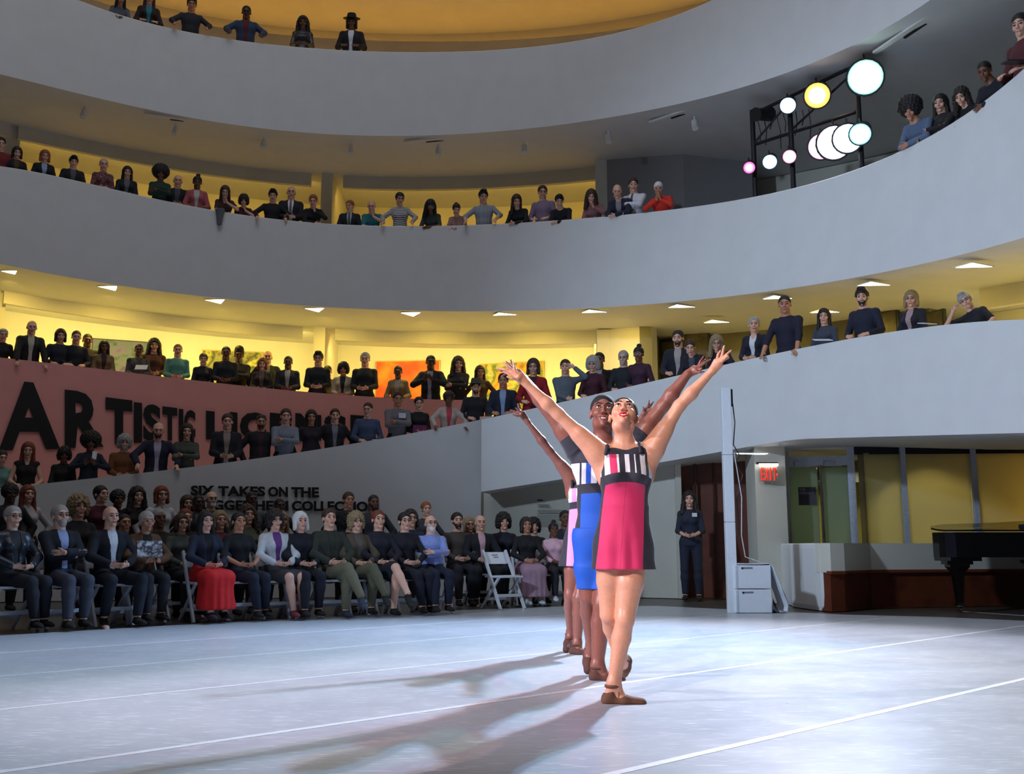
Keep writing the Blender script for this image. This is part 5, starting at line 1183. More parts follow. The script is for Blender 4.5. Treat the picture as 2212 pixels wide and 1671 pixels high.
seat(132, 1095, 0, 'sit_arms', 'seated person in dark blazer, pale blue shirt, grey trousers and red socks', 'white folding chair under the person with red socks', hair=('short', 'grey'), beard='grey', top=(160, 172, 214), jacket=(24, 26, 36), legs=(66, 68, 80), extras=('glasses',), shoe=(34, 26, 24))
seat(241, 1097, 0, 'sit_open', 'bald seated person in black suit and open white shirt', 'white folding chair under the bald person in white shirt', hair=None, top=WHT, jacket=(24, 25, 34), legs=(28, 30, 40))
seat(318, 1113, .1, 'sit_fwd', 'seated person with white glasses and brown jacket holding a programme', 'white folding chair under the person in white glasses', fem=True, hair=('short', 'grey'), top=(40, 34, 32), jacket=(96, 66, 42), skin='m', extras=('white_glasses',))
seat(446, 1113, 0, 'sit', 'seated person with long black hair, denim jacket and bright red skirt', 'white folding chair under the bright red skirt', fem=True, hair=('long', 'black'), top=(26, 26, 34), jacket=(36, 42, 62), skirt=('long', mat('red_skirt', (214, 26, 30), .8, noise=.06, scale=20)), shoe=(40, 30, 34))
seat(517, 1113, 0, 'sit_side', 'seated person with short hair and earrings in black, right of the red skirt', 'white folding chair under the person in black beside the red skirt', fem=True, hair=('short', 'black'), top=(24, 26, 32), sleeve=.55, legs=(30, 34, 50), skin='m')
seat(595, 1108, 0, 'sit_side', 'seated person in white blazer and purple top with dark curls', 'white folding chair under the white blazer', fem=True, hair=('curly', 'dark'), top=(110, 60, 130), jacket=(206, 208, 212), skirt=('short', (60, 56, 60)), extras=('glasses',), shoe=(120, 44, 56))
seat(650, 1112, 0, 'sit', 'white haired seated person in long black coat', 'white folding chair under the white haired person', fem=True, hair=('bob', 'white'), top=(22, 23, 34), jacket=(22, 23, 34), legs=(24, 25, 36))
seat(712, 1099, 0, 'sit_cross', 'seated person in olive shirt and khaki trousers with crossed legs', 'white folding chair under the person in olive shirt', hair=('short', 'brown'), top=(48, 52, 44), jacket=(50, 54, 46), legs=(112, 106, 84), shoe=(44, 50, 66))
seat(770, 1113, 0, 'sit_cross', 'seated person with blond grey hair in brown cardigan and khaki trousers', 'white folding chair under the person in brown cardigan', fem=True, hair=('curly', 'blond'), top=(96, 90, 82), jacket=(84, 74, 62), legs=(96, 92, 72), extras=('glasses',))
seat(818, 1104, 0, 'sit_cross', 'seated person with short red hair in dark dress, bare crossed legs', 'white folding chair under the person in dark dress', fem=True, hair=('short', 'red'), top=(30, 30, 44), skirt=('short', (28, 28, 40)))
seat(875, 1110, 0, 'sit_side', 'seated person with short black hair, glasses and small brooch, all in black', 'white folding chair under the person with a brooch', fem=True, hair=('short', 'black'), top=(24, 24, 36), legs=(26, 28, 40), extras=('glasses',), skin='l')
seat(931, 1118, 0, 'sit_arms', 'seated person with white beard in light blue shirt, arms folded', 'white folding chair under the light blue shirt', hair=('bald', 'grey'), beard='white', top=CHK, legs=(28, 32, 52), extras=('glasses',))
seat(1038, 1113, 1.75, 'sit_open', 'bald seated person in dark blazer and pink shirt behind the empty chair', 'white folding chair under the pink shirt', hair=('bald', 'grey'), top=(214, 168, 178), jacket=(26, 28, 36), legs=(26, 28, 34))
seat(1137, 1122, 1.1, 'sit', 'seated person in black top and mauve long skirt, smiling', 'white folding chair under the mauve skirt', fem=True, hair=('bob', 'dark'), top=(24, 24, 28), skirt=('long', mat('mauve_skirt', (166, 132, 150), .8, noise=.05, scale=14)), skin='m', shoe=(200, 206, 220))
r, *_ = seat(1196, 1138, 1.1, 'sit', 'child in pale pink top seated beside the mauve skirt', 'white folding chair under the child', fem=True, smin=.74, hair=('topbun', 'black'), top=(226, 180, 196), skin='d', shoe=(210, 214, 226))
# back rows, seated
def back(px, py, row, label, cl=None, pose='sit', **kw): return seat(px, py, row, pose, label, cl, vox=.012, group='seated audience in the back rows', **kw)
back(393, 1119, .75, 'seated person with brown bob and glasses in grey top', 'white folding chair of the person with brown bob', fem=True, hair=('bob', 'brown'), top=(84, 90, 88), extras=('glasses',))
back(270, 1109, 1.0, 'small dark haired head between the bald person and white glasses', hair=('buzz', 'black'), top=(40, 44, 60), skin='m')
back(345, 1098, 1.1, 'seated person with grey cropped hair behind the white glasses', hair=('buzz', 'grey'), top=(50, 40, 34), skin='d')
back(172, 1067, 1.9, 'seated person with frizzy grey blond hair in black', fem=True, hair=('curly', 'blond'), top=(34, 32, 36))
back(402, 1098, 1.4, 'seated person with dark red hair under the heading', fem=True, hair=('short', 'red'), top=(60, 30, 34))
back(476, 1103, 1.3, 'seated blond person behind the denim jacket', fem=True, hair=('bob', 'blond'), top=(120, 56, 56))
back(536, 1091, 1.6, 'seated person with long grey brown hair behind the black top', fem=True, hair=('wavy', 'brown'), top=(96, 100, 76))
back(608, 1104, 1.2, 'seated person with long fair hair behind the white blazer', fem=True, hair=('long', 'blond'), top=(70, 54, 50), skin='m')
back(757, 1106, 1.2, 'seated person with dark hair behind the brown cardigan', fem=True, hair=('curly', 'black'), top=(30, 30, 40))
back(888, 1100, 1.3, 'seated person with glasses behind the brooch', fem=True, hair=('bob', 'dark'), top=(40, 50, 70), extras=('glasses',))
back(988, 1106, 1.9, 'seated bearded person with dark hair in brown shirt', 'white folding chair of the bearded person in brown shirt', hair=('short', 'dark'), beard='dark', top=(74, 66, 62))
back(1014, 1117, 2.3, 'seated person with fair fringe beside the bearded one', fem=True, hair=('bob', 'blond'), top=(74, 62, 58))
back(1088, 1109, 2.0, 'seated person with dark frizzy hair in navy', 'white folding chair of the frizzy haired person', fem=True, hair=('curly', 'dark'), top=(30, 30, 48))
back(1153, 1120, 2.0, 'dark haired seated person half hidden behind the smiling one', fem=True, hair=('curly', 'black'), top=(30, 30, 34))
back(1221, 1101, 1.9, 'person in dark suit seated behind the child', hair=('buzz', 'black'), top=(60, 60, 72), jacket=(34, 36, 50), skin='d')
# standing behind the seats
def stand(px, py, label, Y=14.3, pose='down', **kw): return ground_person(px, py, Y, pose, label=label, vox=.012, **kw)
stand(24, 1047, 'standing person with dark curls and glasses at the far left', 13.7, hair=('afro_small', 'black'), top=(120, 120, 130), jacket=(34, 34, 40), extras=('glasses',), skin='k')
stand(62, 1048, 'standing person with long red hair in white top', 14.0, fem=True, hair=('long', 'red'), top=(196, 190, 190))
stand(220, 1048, 'standing person with black hair in maroon, looking right', 13.9, fem=True, hair=('short', 'black'), top=(84, 24, 44), yaw=20)
stand(256, 1060, 'person with big dark hair half hidden between maroon and black', 14.4, fem=True, hair=('afro_small', 'black'), top=(30, 30, 34), skin='d')
stand(298, 1052, 'standing person with long dark waves in black', 14.0, fem=True, hair=('wavy', 'dark'), top=(28, 26, 28))
stand(350, 1050, 'standing person with auburn bob in white blouse', 14.1, fem=True, hair=('bob', 'red'), top=(206, 204, 206), extras=('glasses',))
stand(405, 1070, 'standing person with dark bob below the word SIX', 14.6, fem=True, hair=('bob', 'brown'), top=(60, 52, 50))
stand(430, 1068, 'dark haired standing person left of the white beard', 14.4, hair=('buzz', 'black'), top=(96, 100, 110), jacket=(40, 42, 50), skin='k')
stand(458, 1060, 'bald standing person with white beard and glasses', 14.5, hair=('bald', 'grey'), beard='white', top=(84, 92, 70), extras=('glasses',))
stand(545, 1061, 'standing person with dark skin and grey top below the word TAKES', 14.6, hair=('buzz', 'black'), top=(84, 84, 92), skin='k')
stand(605, 1076, 'standing person with short black hair in dark grey below the heading', 14.8, hair=('buzz', 'black'), top=(44, 44, 48), skin='k')
stand(754, 1062, 'standing person with auburn hair in black suit and white collar', 14.6, hair=('short', 'brown'), top=(200, 196, 200), jacket=(26, 26, 36), skin='m')
stand(808, 1068, 'standing person with full beard in grey jacket at the end of the heading', 14.8, hair=('buzz', 'black'), beard='black', top=(120, 124, 130), jacket=(54, 52, 56), skin='d')
stand(921, 1083, 'standing person with ginger quiff in grey t-shirt', 15.2, fem=True, hair=('short', 'ginger'), top=(60, 62, 66), sleeve=.45)
r, sk, loc, rz = ground_person(1489, 1061, 16.3, 'clasp', tgt=(0, 4), label='person in dark jumpsuit with white badge standing in the doorway', fem=True, hair=('wavy', 'dark'), top=(40, 44, 62), legs=(40, 44, 62), sleeve=.7, skin='l')
MB().box((-.03, -.012, 0), (.05, .0, .06)).build('name_badge', mat('white_card', (222, 222, 230), .6), r).location = (.07, -.135, 1.33)
# empty chair with a paper notice
p = atY(1086, 1308, 14.25); c0 = chair((p[0], p[1], 0), .62, 'empty white folding chair with a paper notice taped on its back')
pp = MB().box((-.155, -.012, -.10), (.155, -.004, .085), Matrix.Translation((0, .205, .69)) @ Matrix.Rotation(-.5, 4, 'X') @ Matrix.Translation((0, -.012, 0)))
rn = pp.build('paper_notice', mat('white_paper', (232, 234, 240), .8, noise=.02)); rn.location = c0.location; rn.rotation_euler = c0.rotation_euler; tag(rn, 'white paper notice taped to the back of the empty chair', 'paper')
mb = MB()
for x0, x1, z in ((-.05, .05, .03), (-.035, .05, -.005)): mb.box((x0, -.0145, z), (x1, -.0125, z+.013), Matrix.Translation((0, .205, .69)) @ Matrix.Rotation(-.5, 4, 'X') @ Matrix.Translation((0, -.012, 0)))
mb.build('printed_line', M_TXT, rn)
# bag on the floor, programmes, draped sweater
g = ground(640, 1333); bag = empty('handbag', g, .4, 'grey beige tote bag standing on the floor by bare legs', 'bag')
inst('bag_body', field_mesh('bag_body', [Prim((0, 0, .06), (0, 0, .24), (.17, .075), (.12, .045), k=.02), Prim((-.05, .02, .10), (.06, -.02, .12), .09, k=.05)], .01, [((0, 0, .004), (0, 0, -1))], wob=lambda G: .004*np.sin(G[..., 0]*60)*np.sin(G[..., 2]*30)), mat('taupe_fabric', (168, 150, 154), .8, bump=.4), bag)
for y in (-.03, .03): MB().tube([(-.07, y, .24), (-.06, y, .38), (-.02, y, .46), (.03, y, .46), (.06, y, .38), (.07, y, .24)], .008, 6).build('handle', mat('taupe_fabric', (168, 150, 154), .8, bump=.4), bag)
def flat(name, p, size, rzx, label, m, cat='paper', parts=None):
    r = MB().box((-size[0]/2, -size[1]/2, 0), (size[0]/2, size[1]/2, size[2])).build(name, m); r.location = [float(v) for v in p]; r.rotation_euler = rzx; tag(r, label, cat); return r
PAPER = mat('white_paper', (232, 234, 240), .8, noise=.02)
flat('programme', atY(324, 1203, 10.95), (.26, .012, .20), (-.5, 0, .5), 'open programme held by the person with white glasses', patches('printed_page', [(225, 225, 230), (40, 36, 44), (215, 212, 220)], 9), 'booklet')
flat('paper_sheet', rail_pt(2, 303, .06, .10), (.24, .01, .12), (-.6, 0, 0), 'white paper held by the person in camouflage top above the pink wall', PAPER)
flat('paper_sheet', rail_pt(1, 1996, .06, .05), (.2, .14, .01), (.2, 0, .3), 'white papers under the hands of the blond person in glasses', PAPER)
flat('paper_sheet', rail_pt(1, 1772, .06, .07), (.26, .16, .012), (.3, 0, 0), 'cream papers in the hands of the long haired person in slate top', PAPER)
flat('booklet', rail_pt(3, 2196, .02, .16), (.30, .16, .02), (.2, 0, 0), 'dark booklet held out over the rail at the top right edge', mat('dark_booklet', (34, 30, 36), .6), 'booklet')
flat('phone', rail_pt(1, 199, .10, .32), (.07, .01, .14), (-.3, 0, .2), 'white phone held up by the person in navy sweater', PAPER, 'phone')
q = onL(3, 476, 458); n = norm_at(3, 476)
me = field_mesh('draped_sweater', [Prim(off(q, n, .12, q[2]+.05), off(q, n, -.05, q[2]+.04), (.10, .03), side=(1, 0, 0), k=.02), Prim(off(q, n, -.05, q[2]+.03), off(q, n, -.07, q[2]-.28), (.09, .03), (.05, .03), side=(1, 0, 0), k=.03)], .012)
o = bpy.data.objects.new('draped_sweater', me); COL.objects.link(o); me.materials.append(mat('grey_knit', (96, 98, 104), .9, bump=.5)); tag(o, 'grey sweater hanging over the third balcony rail', 'clothing')
# ------------------------------------------------------------------ the three dancers
def costume(name, stops, zt, zs, zb, cv, pl, pr, zh, pcol, dark):
    """stripes between zt and zs, dark band down to zb, centre panel down to zh; pl/pr = panel edges (top, hem)"""
    m = bpy.data.materials.new(name); m.use_nodes = True; nt = m.node_tree; N = nt.nodes; L = nt.links; b = N['Principled BSDF']
    tc = N.new('ShaderNodeTexCoord'); sp = N.new('ShaderNodeSeparateXYZ'); L.new(tc.outputs['Object'], sp.inputs[0])
    def M(op, a, b_=None, c_=None):
        n = N.new('ShaderNodeMath'); n.operation = op
        for i, v in enumerate((a, b_, c_)):
            if v is None: continue
            if isinstance(v, (int, float)): n.inputs[i].default_value = v
            else: L.new(v, n.inputs[i])
        return n.outputs[0]
    def mix(f, a, b_):
        n = N.new('ShaderNodeMixRGB'); L.new(f, n.inputs[0])
        for i, v in ((1, a), (2, b_)):
            if isinstance(v, tuple): n.inputs[i].default_value = (*lin(v), 1)
            else: L.new(v, n.inputs[i])
        return n.outputs[0]
    x, z = sp.outputs['X'], sp.outputs['Z']
    zc = M('ADD', z, M('MULTIPLY', M('MULTIPLY', x, x), cv))
    r = N.new('ShaderNodeValToRGB'); r.color_ramp.interpolation = 'CONSTANT'; fill_ramp(r, [((a+.3)/.6, c) for a, c in stops])
    L.new(M('DIVIDE', M('ADD', x, .3), .6), r.inputs[0])
    t = M('DIVIDE', M('SUBTRACT', zb, z), zb-zh); t.node.use_clamp = True
    eL = M('ADD', M('MULTIPLY', t, pl[1]-pl[0]), pl[0]); eR = M('ADD', M('MULTIPLY', t, pr[1]-pr[0]), pr[0])
    inp = M('MULTIPLY', M('GREATER_THAN', x, eL), M('LESS_THAN', x, eR))
    mid = M('MULTIPLY', M('ADD', eL, eR), .5); seam = M('LESS_THAN', M('ABSOLUTE', M('SUBTRACT', x, mid)), .0012)
    pc = mix(seam, pcol, tuple(int(v*.7) for v in pcol)); skirt = mix(inp, dark, pc)
    c1 = mix(M('GREATER_THAN', zc, zb), skirt, dark); c2 = mix(M('GREATER_THAN', zc, zs), c1, r.outputs[0]); c3 = mix(M('GREATER_THAN', z, zt), c2, dark)
    L.new(c3, b.inputs['Base Color']); b.inputs['Roughness'].default_value = .75; b.inputs['Sheen Weight'].default_value = .2
    nz = N.new('ShaderNodeTexNoise'); nz.inputs['Scale'].default_value = 14; bp = N.new('ShaderNodeBump'); bp.inputs['Strength'].default_value = .25; bp.inputs['Distance'].default_value = .01
    L.new(tc.outputs['Object'], nz.inputs['Vector']); L.new(nz.outputs[0], bp.inputs['Height']); L.new(bp.outputs[0], b.inputs['Normal'])
    return m
def smile_lips(H):
    U = [(-.027, -.080, -.049), (-.012, -.092, -.0515), (0, -.0945, -.0535), (.012, -.092, -.0515), (.027, -.080, -.049)]
    D = [(-.026, -.080, -.051), (-.013, -.089, -.071), (0, -.0915, -.0765), (.013, -.089, -.071), (.026, -.080, -.051)]
    rr = [.0025, .0048, .0050, .0048, .0025]; rd = [.0025, .0055, .0065, .0055, .0025]
    return [H.P(U[i], U[i+1], rr[i], rr[i+1], k=.002) for i in range(4)]+[H.P(D[i], D[i+1], rd[i], rd[i+1], k=.002) for i in range(4)]
def dancer_head(r, H, skin, lipm, hairst, hairm, fem, brow):
    for x in (-1, 1): e_ = inst('eye', field_mesh('eye', [H.E((x*.031, -.0815, .008), (.0125, .0105, .0058), .001)], .0025), mat('eye_white', (235, 232, 230), .3, noise=.02), r)
    for x in (-1, 1):
        inst('iris', field_mesh('iris', [H.E((x*.031, -.0890, .0095), (.0062, .0045, .0056), .001)], .0018), mat('iris', (28, 18, 14), .2), r)
        inst('eyelash', field_mesh('eyelash', [H.P((x*.018, -.089, .0135), (x*.032, -.0945, .0155), .0028, k=.001), H.P((x*.032, -.0945, .0155), (x*.048, -.084, .0120), .0024, .0018, k=.001)], .002), brow, r)
        inst('eyebrow', field_mesh('eyebrow', [H.P((x*.014, -.0965, .030), (x*.032, -.0935, .0365), .0034, .0032, k=.001), H.P((x*.032, -.0935, .0365), (x*.052, -.080, .030), .0032, .0015, k=.001)], .0022), brow, r)
    inst('lips', field_mesh('lips', smile_lips(H), .0022), lipm, r)
    inst('teeth', field_mesh('teeth', [H.P((-.019, -.078, -.0585), (.019, -.078, -.0585), .0065, k=.002), H.P((-.010, -.082, -.0595), (.010, -.082, -.0595), .0065, k=.002)], .0025), mat('teeth', (240, 238, 232), .3, noise=.01), r)
    pr, w = hair_prims(H, hairst); inst('hair', field_mesh('hair', pr, .005), hairm, r)
def finger(pts, r0=.0085, r1=.0062): return [Prim(pts[i], pts[i+1], r0+(r1-r0)*i/(len(pts)-1), r0+(r1-r0)*(i+1)/(len(pts)-1), k=.005) for i in range(len(pts)-1)]
def build_dancer(name, J, s, fem, skin, label, vox, dress, shoe_m, hair, lipm, browm, pitch, yaw, roll):
    Y0 = J['Y']; root = atY(J['cx'], 1180, Y0)*[1, 1, 0]
    q = lambda a: atY(a[0], a[1], Y0+(a[2] if len(a) > 2 else 0))-root
    r = empty('person', root, 0, label, 'person', 'dancers in a line')
    H = Head(q(J['head']), rot('Z', yaw)@rot('Y', roll)@rot('X', pitch), s*1.05)
    pel, wst, ch, nk = [q(J[k]) for k in ('pel', 'waist', 'chest', 'neck')]; sd = (1, 0, 0); f = s
    def tor(o=0.0):
        W_ = (.150, .118, .140) if fem else (.148, .130, .165)
        L = [Prim(pel-[0, 0, .05], pel+[0, 0, .02], (W_[0]*f+o, .108*f+o), (.140*f+o, .102*f+o), sd, .05), Prim(pel, wst, (.142*f+o, .102*f+o), (W_[1]*f+o, .085*f+o), sd, .05),
             Prim(wst, ch, (W_[1]*f+o, .085*f+o), (W_[2]*f+o, .100*f+o), sd, .05), Prim(ch, ch+(nk-ch)*.55, (W_[2]*f*.98+o, .100*f+o), (.125*f+o, .075*f+o), sd, .05)]
        if fem: L += [Prim(ch+np.array([x*.062*f, -.062, .01]), ch+np.array([x*.062*f, -.082, -.012]), .050*f+o, .044*f+o, k=.03) for x in (-1, 1)]
        else: L += [E(ch+np.array([x*.075, -.07, .04]), (.08, .045, .06), k=.04) for x in (-1, 1)]
        return L
    body = tor(); arms = {}
    AW = (.046, .037, .036, .021) if fem else (.056, .044, .043, .027)
    for x, t in ((-1, 'L'), (1, 'R')):
        S_, e, w = [q(a) for a in J['arm'+t]]; arms[x] = (S_, e, w); m = S_*.45+(ch+(nk-ch)*.5)*.55
        body += [Prim(m, S_, (.060*f, .055*f), .052*f, k=.05), Prim(S_, S_+(e-S_)*.45, AW[0]*f*1.12, AW[0]*f*1.02, k=.04), Prim(S_+(e-S_)*.4, e, AW[0]*f, AW[1]*f*.92, k=.03), Prim(e, e+(w-e)*.35, AW[1]*f*.95, AW[2]*f*1.05, k=.02), Prim(e+(w-e)*.35, w, AW[2]*f*1.02, AW[3]*f, k=.02)]
        body += [Prim(ch+np.array([x*W_*.9, .02, .0]), S_+(e-S_)*.18, .045*f, .042*f, k=.06) for W_ in (.13*f,)]   # armpit / lat
        pc = q(J['palm'+t]); dp = pc-w
        body += [Prim(w, pc, (.024*f, .016*f), (.034*f, .014*f), side=np.cross(_n(dp), (0, 1, 0)), k=.015)]
        for fg in J['fing'+t]:
            pts = [q(a) for a in fg]; body += [Prim(pc, pts[0], .016*f, .010*f, k=.012)]+finger(pts, .0092*f, .0066*f)
    body += [Prim(nk-[0, 0, .04], nk+[0, 0, .01], (.070*f, .052*f), (.056*f, .05*f), sd, .05), Prim(nk, H.p((0, .03, -.05)), (.056 if fem else .062)*f, (.052 if fem else .060)*f, k=.03)]
    body += [Prim(nk+[x*.012, -.045, -.005], H.p((x*.045, .0, -.045)), .011*f, .010*f, k=.018) for x in (-1, 1)]
    body += [Prim(nk+[x*.015, -.052, -.02], (arms[x][0]*.75+nk*.25)+[0, -.035, .012], .012*f, .010*f, k=.025) for x in (-1, 1)]
    body += head_prims(H, fem, .9)
    LG = (.088, .058, .050, .056, .033) if fem else (.092, .064, .054, .062, .037); feet_ = []; legs = {}
    for t in ('A', 'B'):
        h, n_, a, hl, to = [q(v) for v in J['leg'+t]]; cb = n_+(a-n_)*.30+np.array([0, .016, 0]); legs[t] = (h, n_, a)
        body += [Prim(h, h+(n_-h)*.5, LG[0]*f, LG[0]*f*.90, k=.03), Prim(h+(n_-h)*.5, n_, LG[0]*f*.88, LG[1]*f*.92, k=.012), E(n_+np.array([0, -.014, .004]), (.044*f, .045*f, .05*f), k=.025), Prim(n_, cb, LG[2]*f, LG[3]*f, k=.012), Prim(cb, a, LG[3]*f*.96, LG[4]*f, k=.012)]
        ft = [Prim(hl, (hl+to)/2, (.028*f, .031*f), (.034*f, .029*f), side=(0, 1, 0), k=.02), Prim((hl+to)/2, to, (.035*f, .028*f), (.026*f, .021*f), side=(0, 1, 0), k=.02), Prim(a, hl+(a-hl)*.12, LG[4]*f, .029*f, k=.02), Prim(a, hl+(to-hl)*.45, LG[4]*f, .026*f, k=.03)]
        body += ft; feet_.append((ft, hl, to, a))
    inst('body', field_mesh('body', body, vox, [((0, 0, .0015), (0, 0, -1))]), skin, r)
    dancer_head(r, H, skin, lipm, hair[0], hair[1], fem, browm)
    for ft, hl, to, a in feet_:
        fl = abs(hl[2]-to[2]) < .06; pr = []
        for p_ in ft[:3]:
            pr.append(Prim(p_.a, p_.b, p_.ra+.0075, p_.rb+.0075, side=p_.v, k=.02))
        cl = [((0, 0, .0), (0, 0, -1))]; up = _n(a-hl)
        me = field_mesh('ballet_shoe', pr, min(vox, .006), cl+[(hl+(up*.052 if fl else up*.045), (up if not fl else _n(np.array([-(to-hl)[0]*.35, 0, .25])))), (a-(to-hl)*0+np.array([0, 0, 0])+up*.0, up)])
        inst('ballet_shoe', me, shoe_m, r)
        mb = MB()
        for tt in (.35, .62): c = hl+(a-hl)*1.0*tt+(to-hl)*.16*(1-tt)
        ring = [a-up*.018+np.array([.038*f*math.cos(g), .040*f*math.sin(g), 0])+(np.array([0, 0, .0])) for g in np.linspace(0, 2*PI, 17)]
        mb.tube(ring, .010, 6); mb.tube([a-up*.02+np.array([.034*f, -.015, 0]), (a+hl)/2+(to-hl)*.22+np.array([0, -.030*f, 0]), hl+(to-hl)*.35+np.array([-.01, -.034*f, -.0])], .004, 6); mb.build('ankle_elastic', shoe_m, r)
    for o in dress(q, root, tor, arms, legs, pel, wst, ch, nk, f, vox): inst(o[0], o[1], o[2], r)
    return r, H
def dress_fn(J, mt, hemL, hemR, hemy, topy, strapL, strapR, wl, dy=.0, hf=.125):
    def fn(q, root, tor, arms, legs, pel, wst, ch, nk, f, vox):
        zt = q((J['cx'], topy))[2]; a = q((hemL, hemy)); b = q((hemR, hemy)); zh = a[2]; hc = (a+b)/2; hw = (b[0]-a[0])/2
        sk = Prim(wst+[0, .0, -.0], np.array([hc[0], hc[1]+.005, zh]), (.122*f, .088*f), (hw, hf), (1, 0, 0), .04, cap=.03)
        pr = tor(.008)+[sk]
        for t in ('A', 'B'): h, n_, a = legs[t]; pr.append(Prim(h, h+(n_-h)*.5, .100*f, .092*f, k=.04))
        for x in (-1, 1): S_, e, w = arms[x]; m = S_*.45+(ch+(nk-ch)*.5)*.55; pr.append(Prim(m, m+(S_-m)*.6, (.066*f, .062*f), .058*f, k=.05))
        for x in (-1, 1):   # armholes
            S_, e, w = arms[x]; pr.append(Prim(S_+np.array([x*.02, 0, -.01]), S_+(e-S_)*.5, .046*f, .046*f, k=.008, sub=True))
        fold = lambda G: .0042*np.sin(np.arctan2(G[..., 1]-hc[1], G[..., 0]-hc[0])*9+1.2)*np.clip((wst[2]-.05-G[..., 2])/.25, 0, 1)
        me = field_mesh('dress', pr, vox*.9, [((0, 0, zh), (0, 0, -1)), lambda G: G[..., 2]-(zt+.022*np.clip(np.abs(G[..., 0]-nk[0])/.085, 0, 1)**2)], wob=fold)
        st = []
        for (x0, y0, x1, y1), sx in ((strapL, -1), (strapR, 1)):
            p0 = q((x0, y0, -.088*f)); p1 = q((x1, y1, -.045)); p2 = p1+[0, .10, .0]; pm = (p0+p1)/2+[0, -.016, 0]
            st.append(('strap', field_mesh('strap', [Prim(p0, pm, (.0115, .010), side=(1, 0, 0), k=.003), Prim(pm, p1, (.0115, .010), side=(1, 0, 0), k=.003), Prim(p1, p2, (.0115, .004), side=(1, 0, 0), k=.003)], .004), STRAP))
        return [('dress', me, mt)]+st
    return fn
STRAP = mat('dark_jersey', (34, 34, 46), .75)
DK = (36, 35, 48); WH = (236, 234, 240)
# leader
YL = ground(1350, 1518)[1]; kL = 2150/(YL*.987+.05)
JL = dict(Y=YL, cx=1349, head=(1347, 900, -.01), pel=(1347, 1163, .02), waist=(1349, 1100, .02), chest=(1351, 1025, .0), neck=(1348, 962, .01),
    armL=((1291, 976), (1206, 894, -.02), (1138, 829, -.05)), palmL=(1121, 812, -.07),
    fingL=[[(1115, 807, -.08), (1111, 793, -.085), (1108.5, 781, -.08)], [(1108, 801, -.08), (1095, 790, -.09), (1085, 783, -.085)], [(1107, 806, -.07), (1090, 798, -.07), (1073, 794.5, -.06)], [(1109, 810, -.06), (1098, 806, -.05), (1088, 803, -.035)], [(1118, 819, -.09), (1107, 817, -.10), (1096, 813.5, -.10)]],
    armR=((1409, 970), (1467, 877, -.02), (1538.5, 801, -.04)), palmR=(1552, 783, -.05),
    fingR=[[(1557, 774, -.05), (1561, 762, -.05), (1564, 747.5, -.045)], [(1561, 775, -.06), (1569, 766, -.065), (1579, 757, -.06)], [(1560, 779, -.07), (1566, 774, -.075), (1573, 769, -.075)], [(1558, 782, -.035), (1566, 776, -.02), (1574, 772, -.01)], [(1549, 776, -.02), (1551, 766, -.01), (1556, 758, -.0)]],
    legA=((1371, 1182, .02), (1350, 1337, -.02), (1326, 1474, .0), (1313, 1512, .0), (1386, 1518, -.02)), legB=((1320, 1182, .02), (1316, 1326, .06), (1341, 1424, .30), (1351, 1427, .36), (1348, 1452, .40)))
g = lambda px: (px-1349)/402.0
PK = (214, 40, 98)
stL = [(-.3, WH), (g(1297), DK), (g(1303.6), WH), (g(1315), PK), (g(1331), WH), (g(1335.5), DK), (g(1348.6), WH), (g(1359), DK), (g(1370.4), WH), (g(1373.4), DK), (g(1383), WH), (g(1395.5), DK), (g(1403), WH)]
zp = lambda y, Y, cx=1349: atY(cx, y, Y-.09)[2]
mL = costume('costume_fuchsia', stL, zp(980, YL), zp(1020, YL), zp(1041, YL), 1.0*(16/402)/(.17**2), (g(1306.5), g(1281)), (g(1396.5), g(1384)), zp(1230, YL), PK, DK)
SK1 = mat('skin_dancer_lead', (222, 158, 128), .42, noise=.05, scale=50, sss=.05); SK2 = mat('skin_dancer_dark', (136, 82, 68), .40, noise=.05, scale=50, sss=.04)
SHB = mat('brown_ballet_canvas', (112, 74, 54), .8, noise=.1, bump=.3); SHD = mat('dark_ballet_canvas', (86, 52, 42), .8, noise=.1, bump=.3)
RED = mat('red_lipstick', (206, 30, 40), .3, noise=.02); BR = mat('dark_brow', (30, 20, 16), .6)
rL, HL = build_dancer('leader', JL, .98, True, SK1, 'leading dancer in black, white and fuchsia dress, arms raised in a V', .0055,
    dress_fn(JL, mL, 1280, 1419, 1229, 966, (1309, 980, 1312, 962), (1384, 976, 1381, 957), 0), SHB, ('sleek', mat('sleek_dark_hair', (34, 24, 20), .35)), RED, BR, -34, -7, 3)
for x in (-1, 1):
    MB().lathe([(.001, -.006), (.006, 0), (.001, .006)], n=10, M=Matrix.Translation(Vector(HL.p((x*.083, .0, -.032)).tolist()))).build('earring', mat('silver', (230, 230, 235), .1, 1.0), rL)
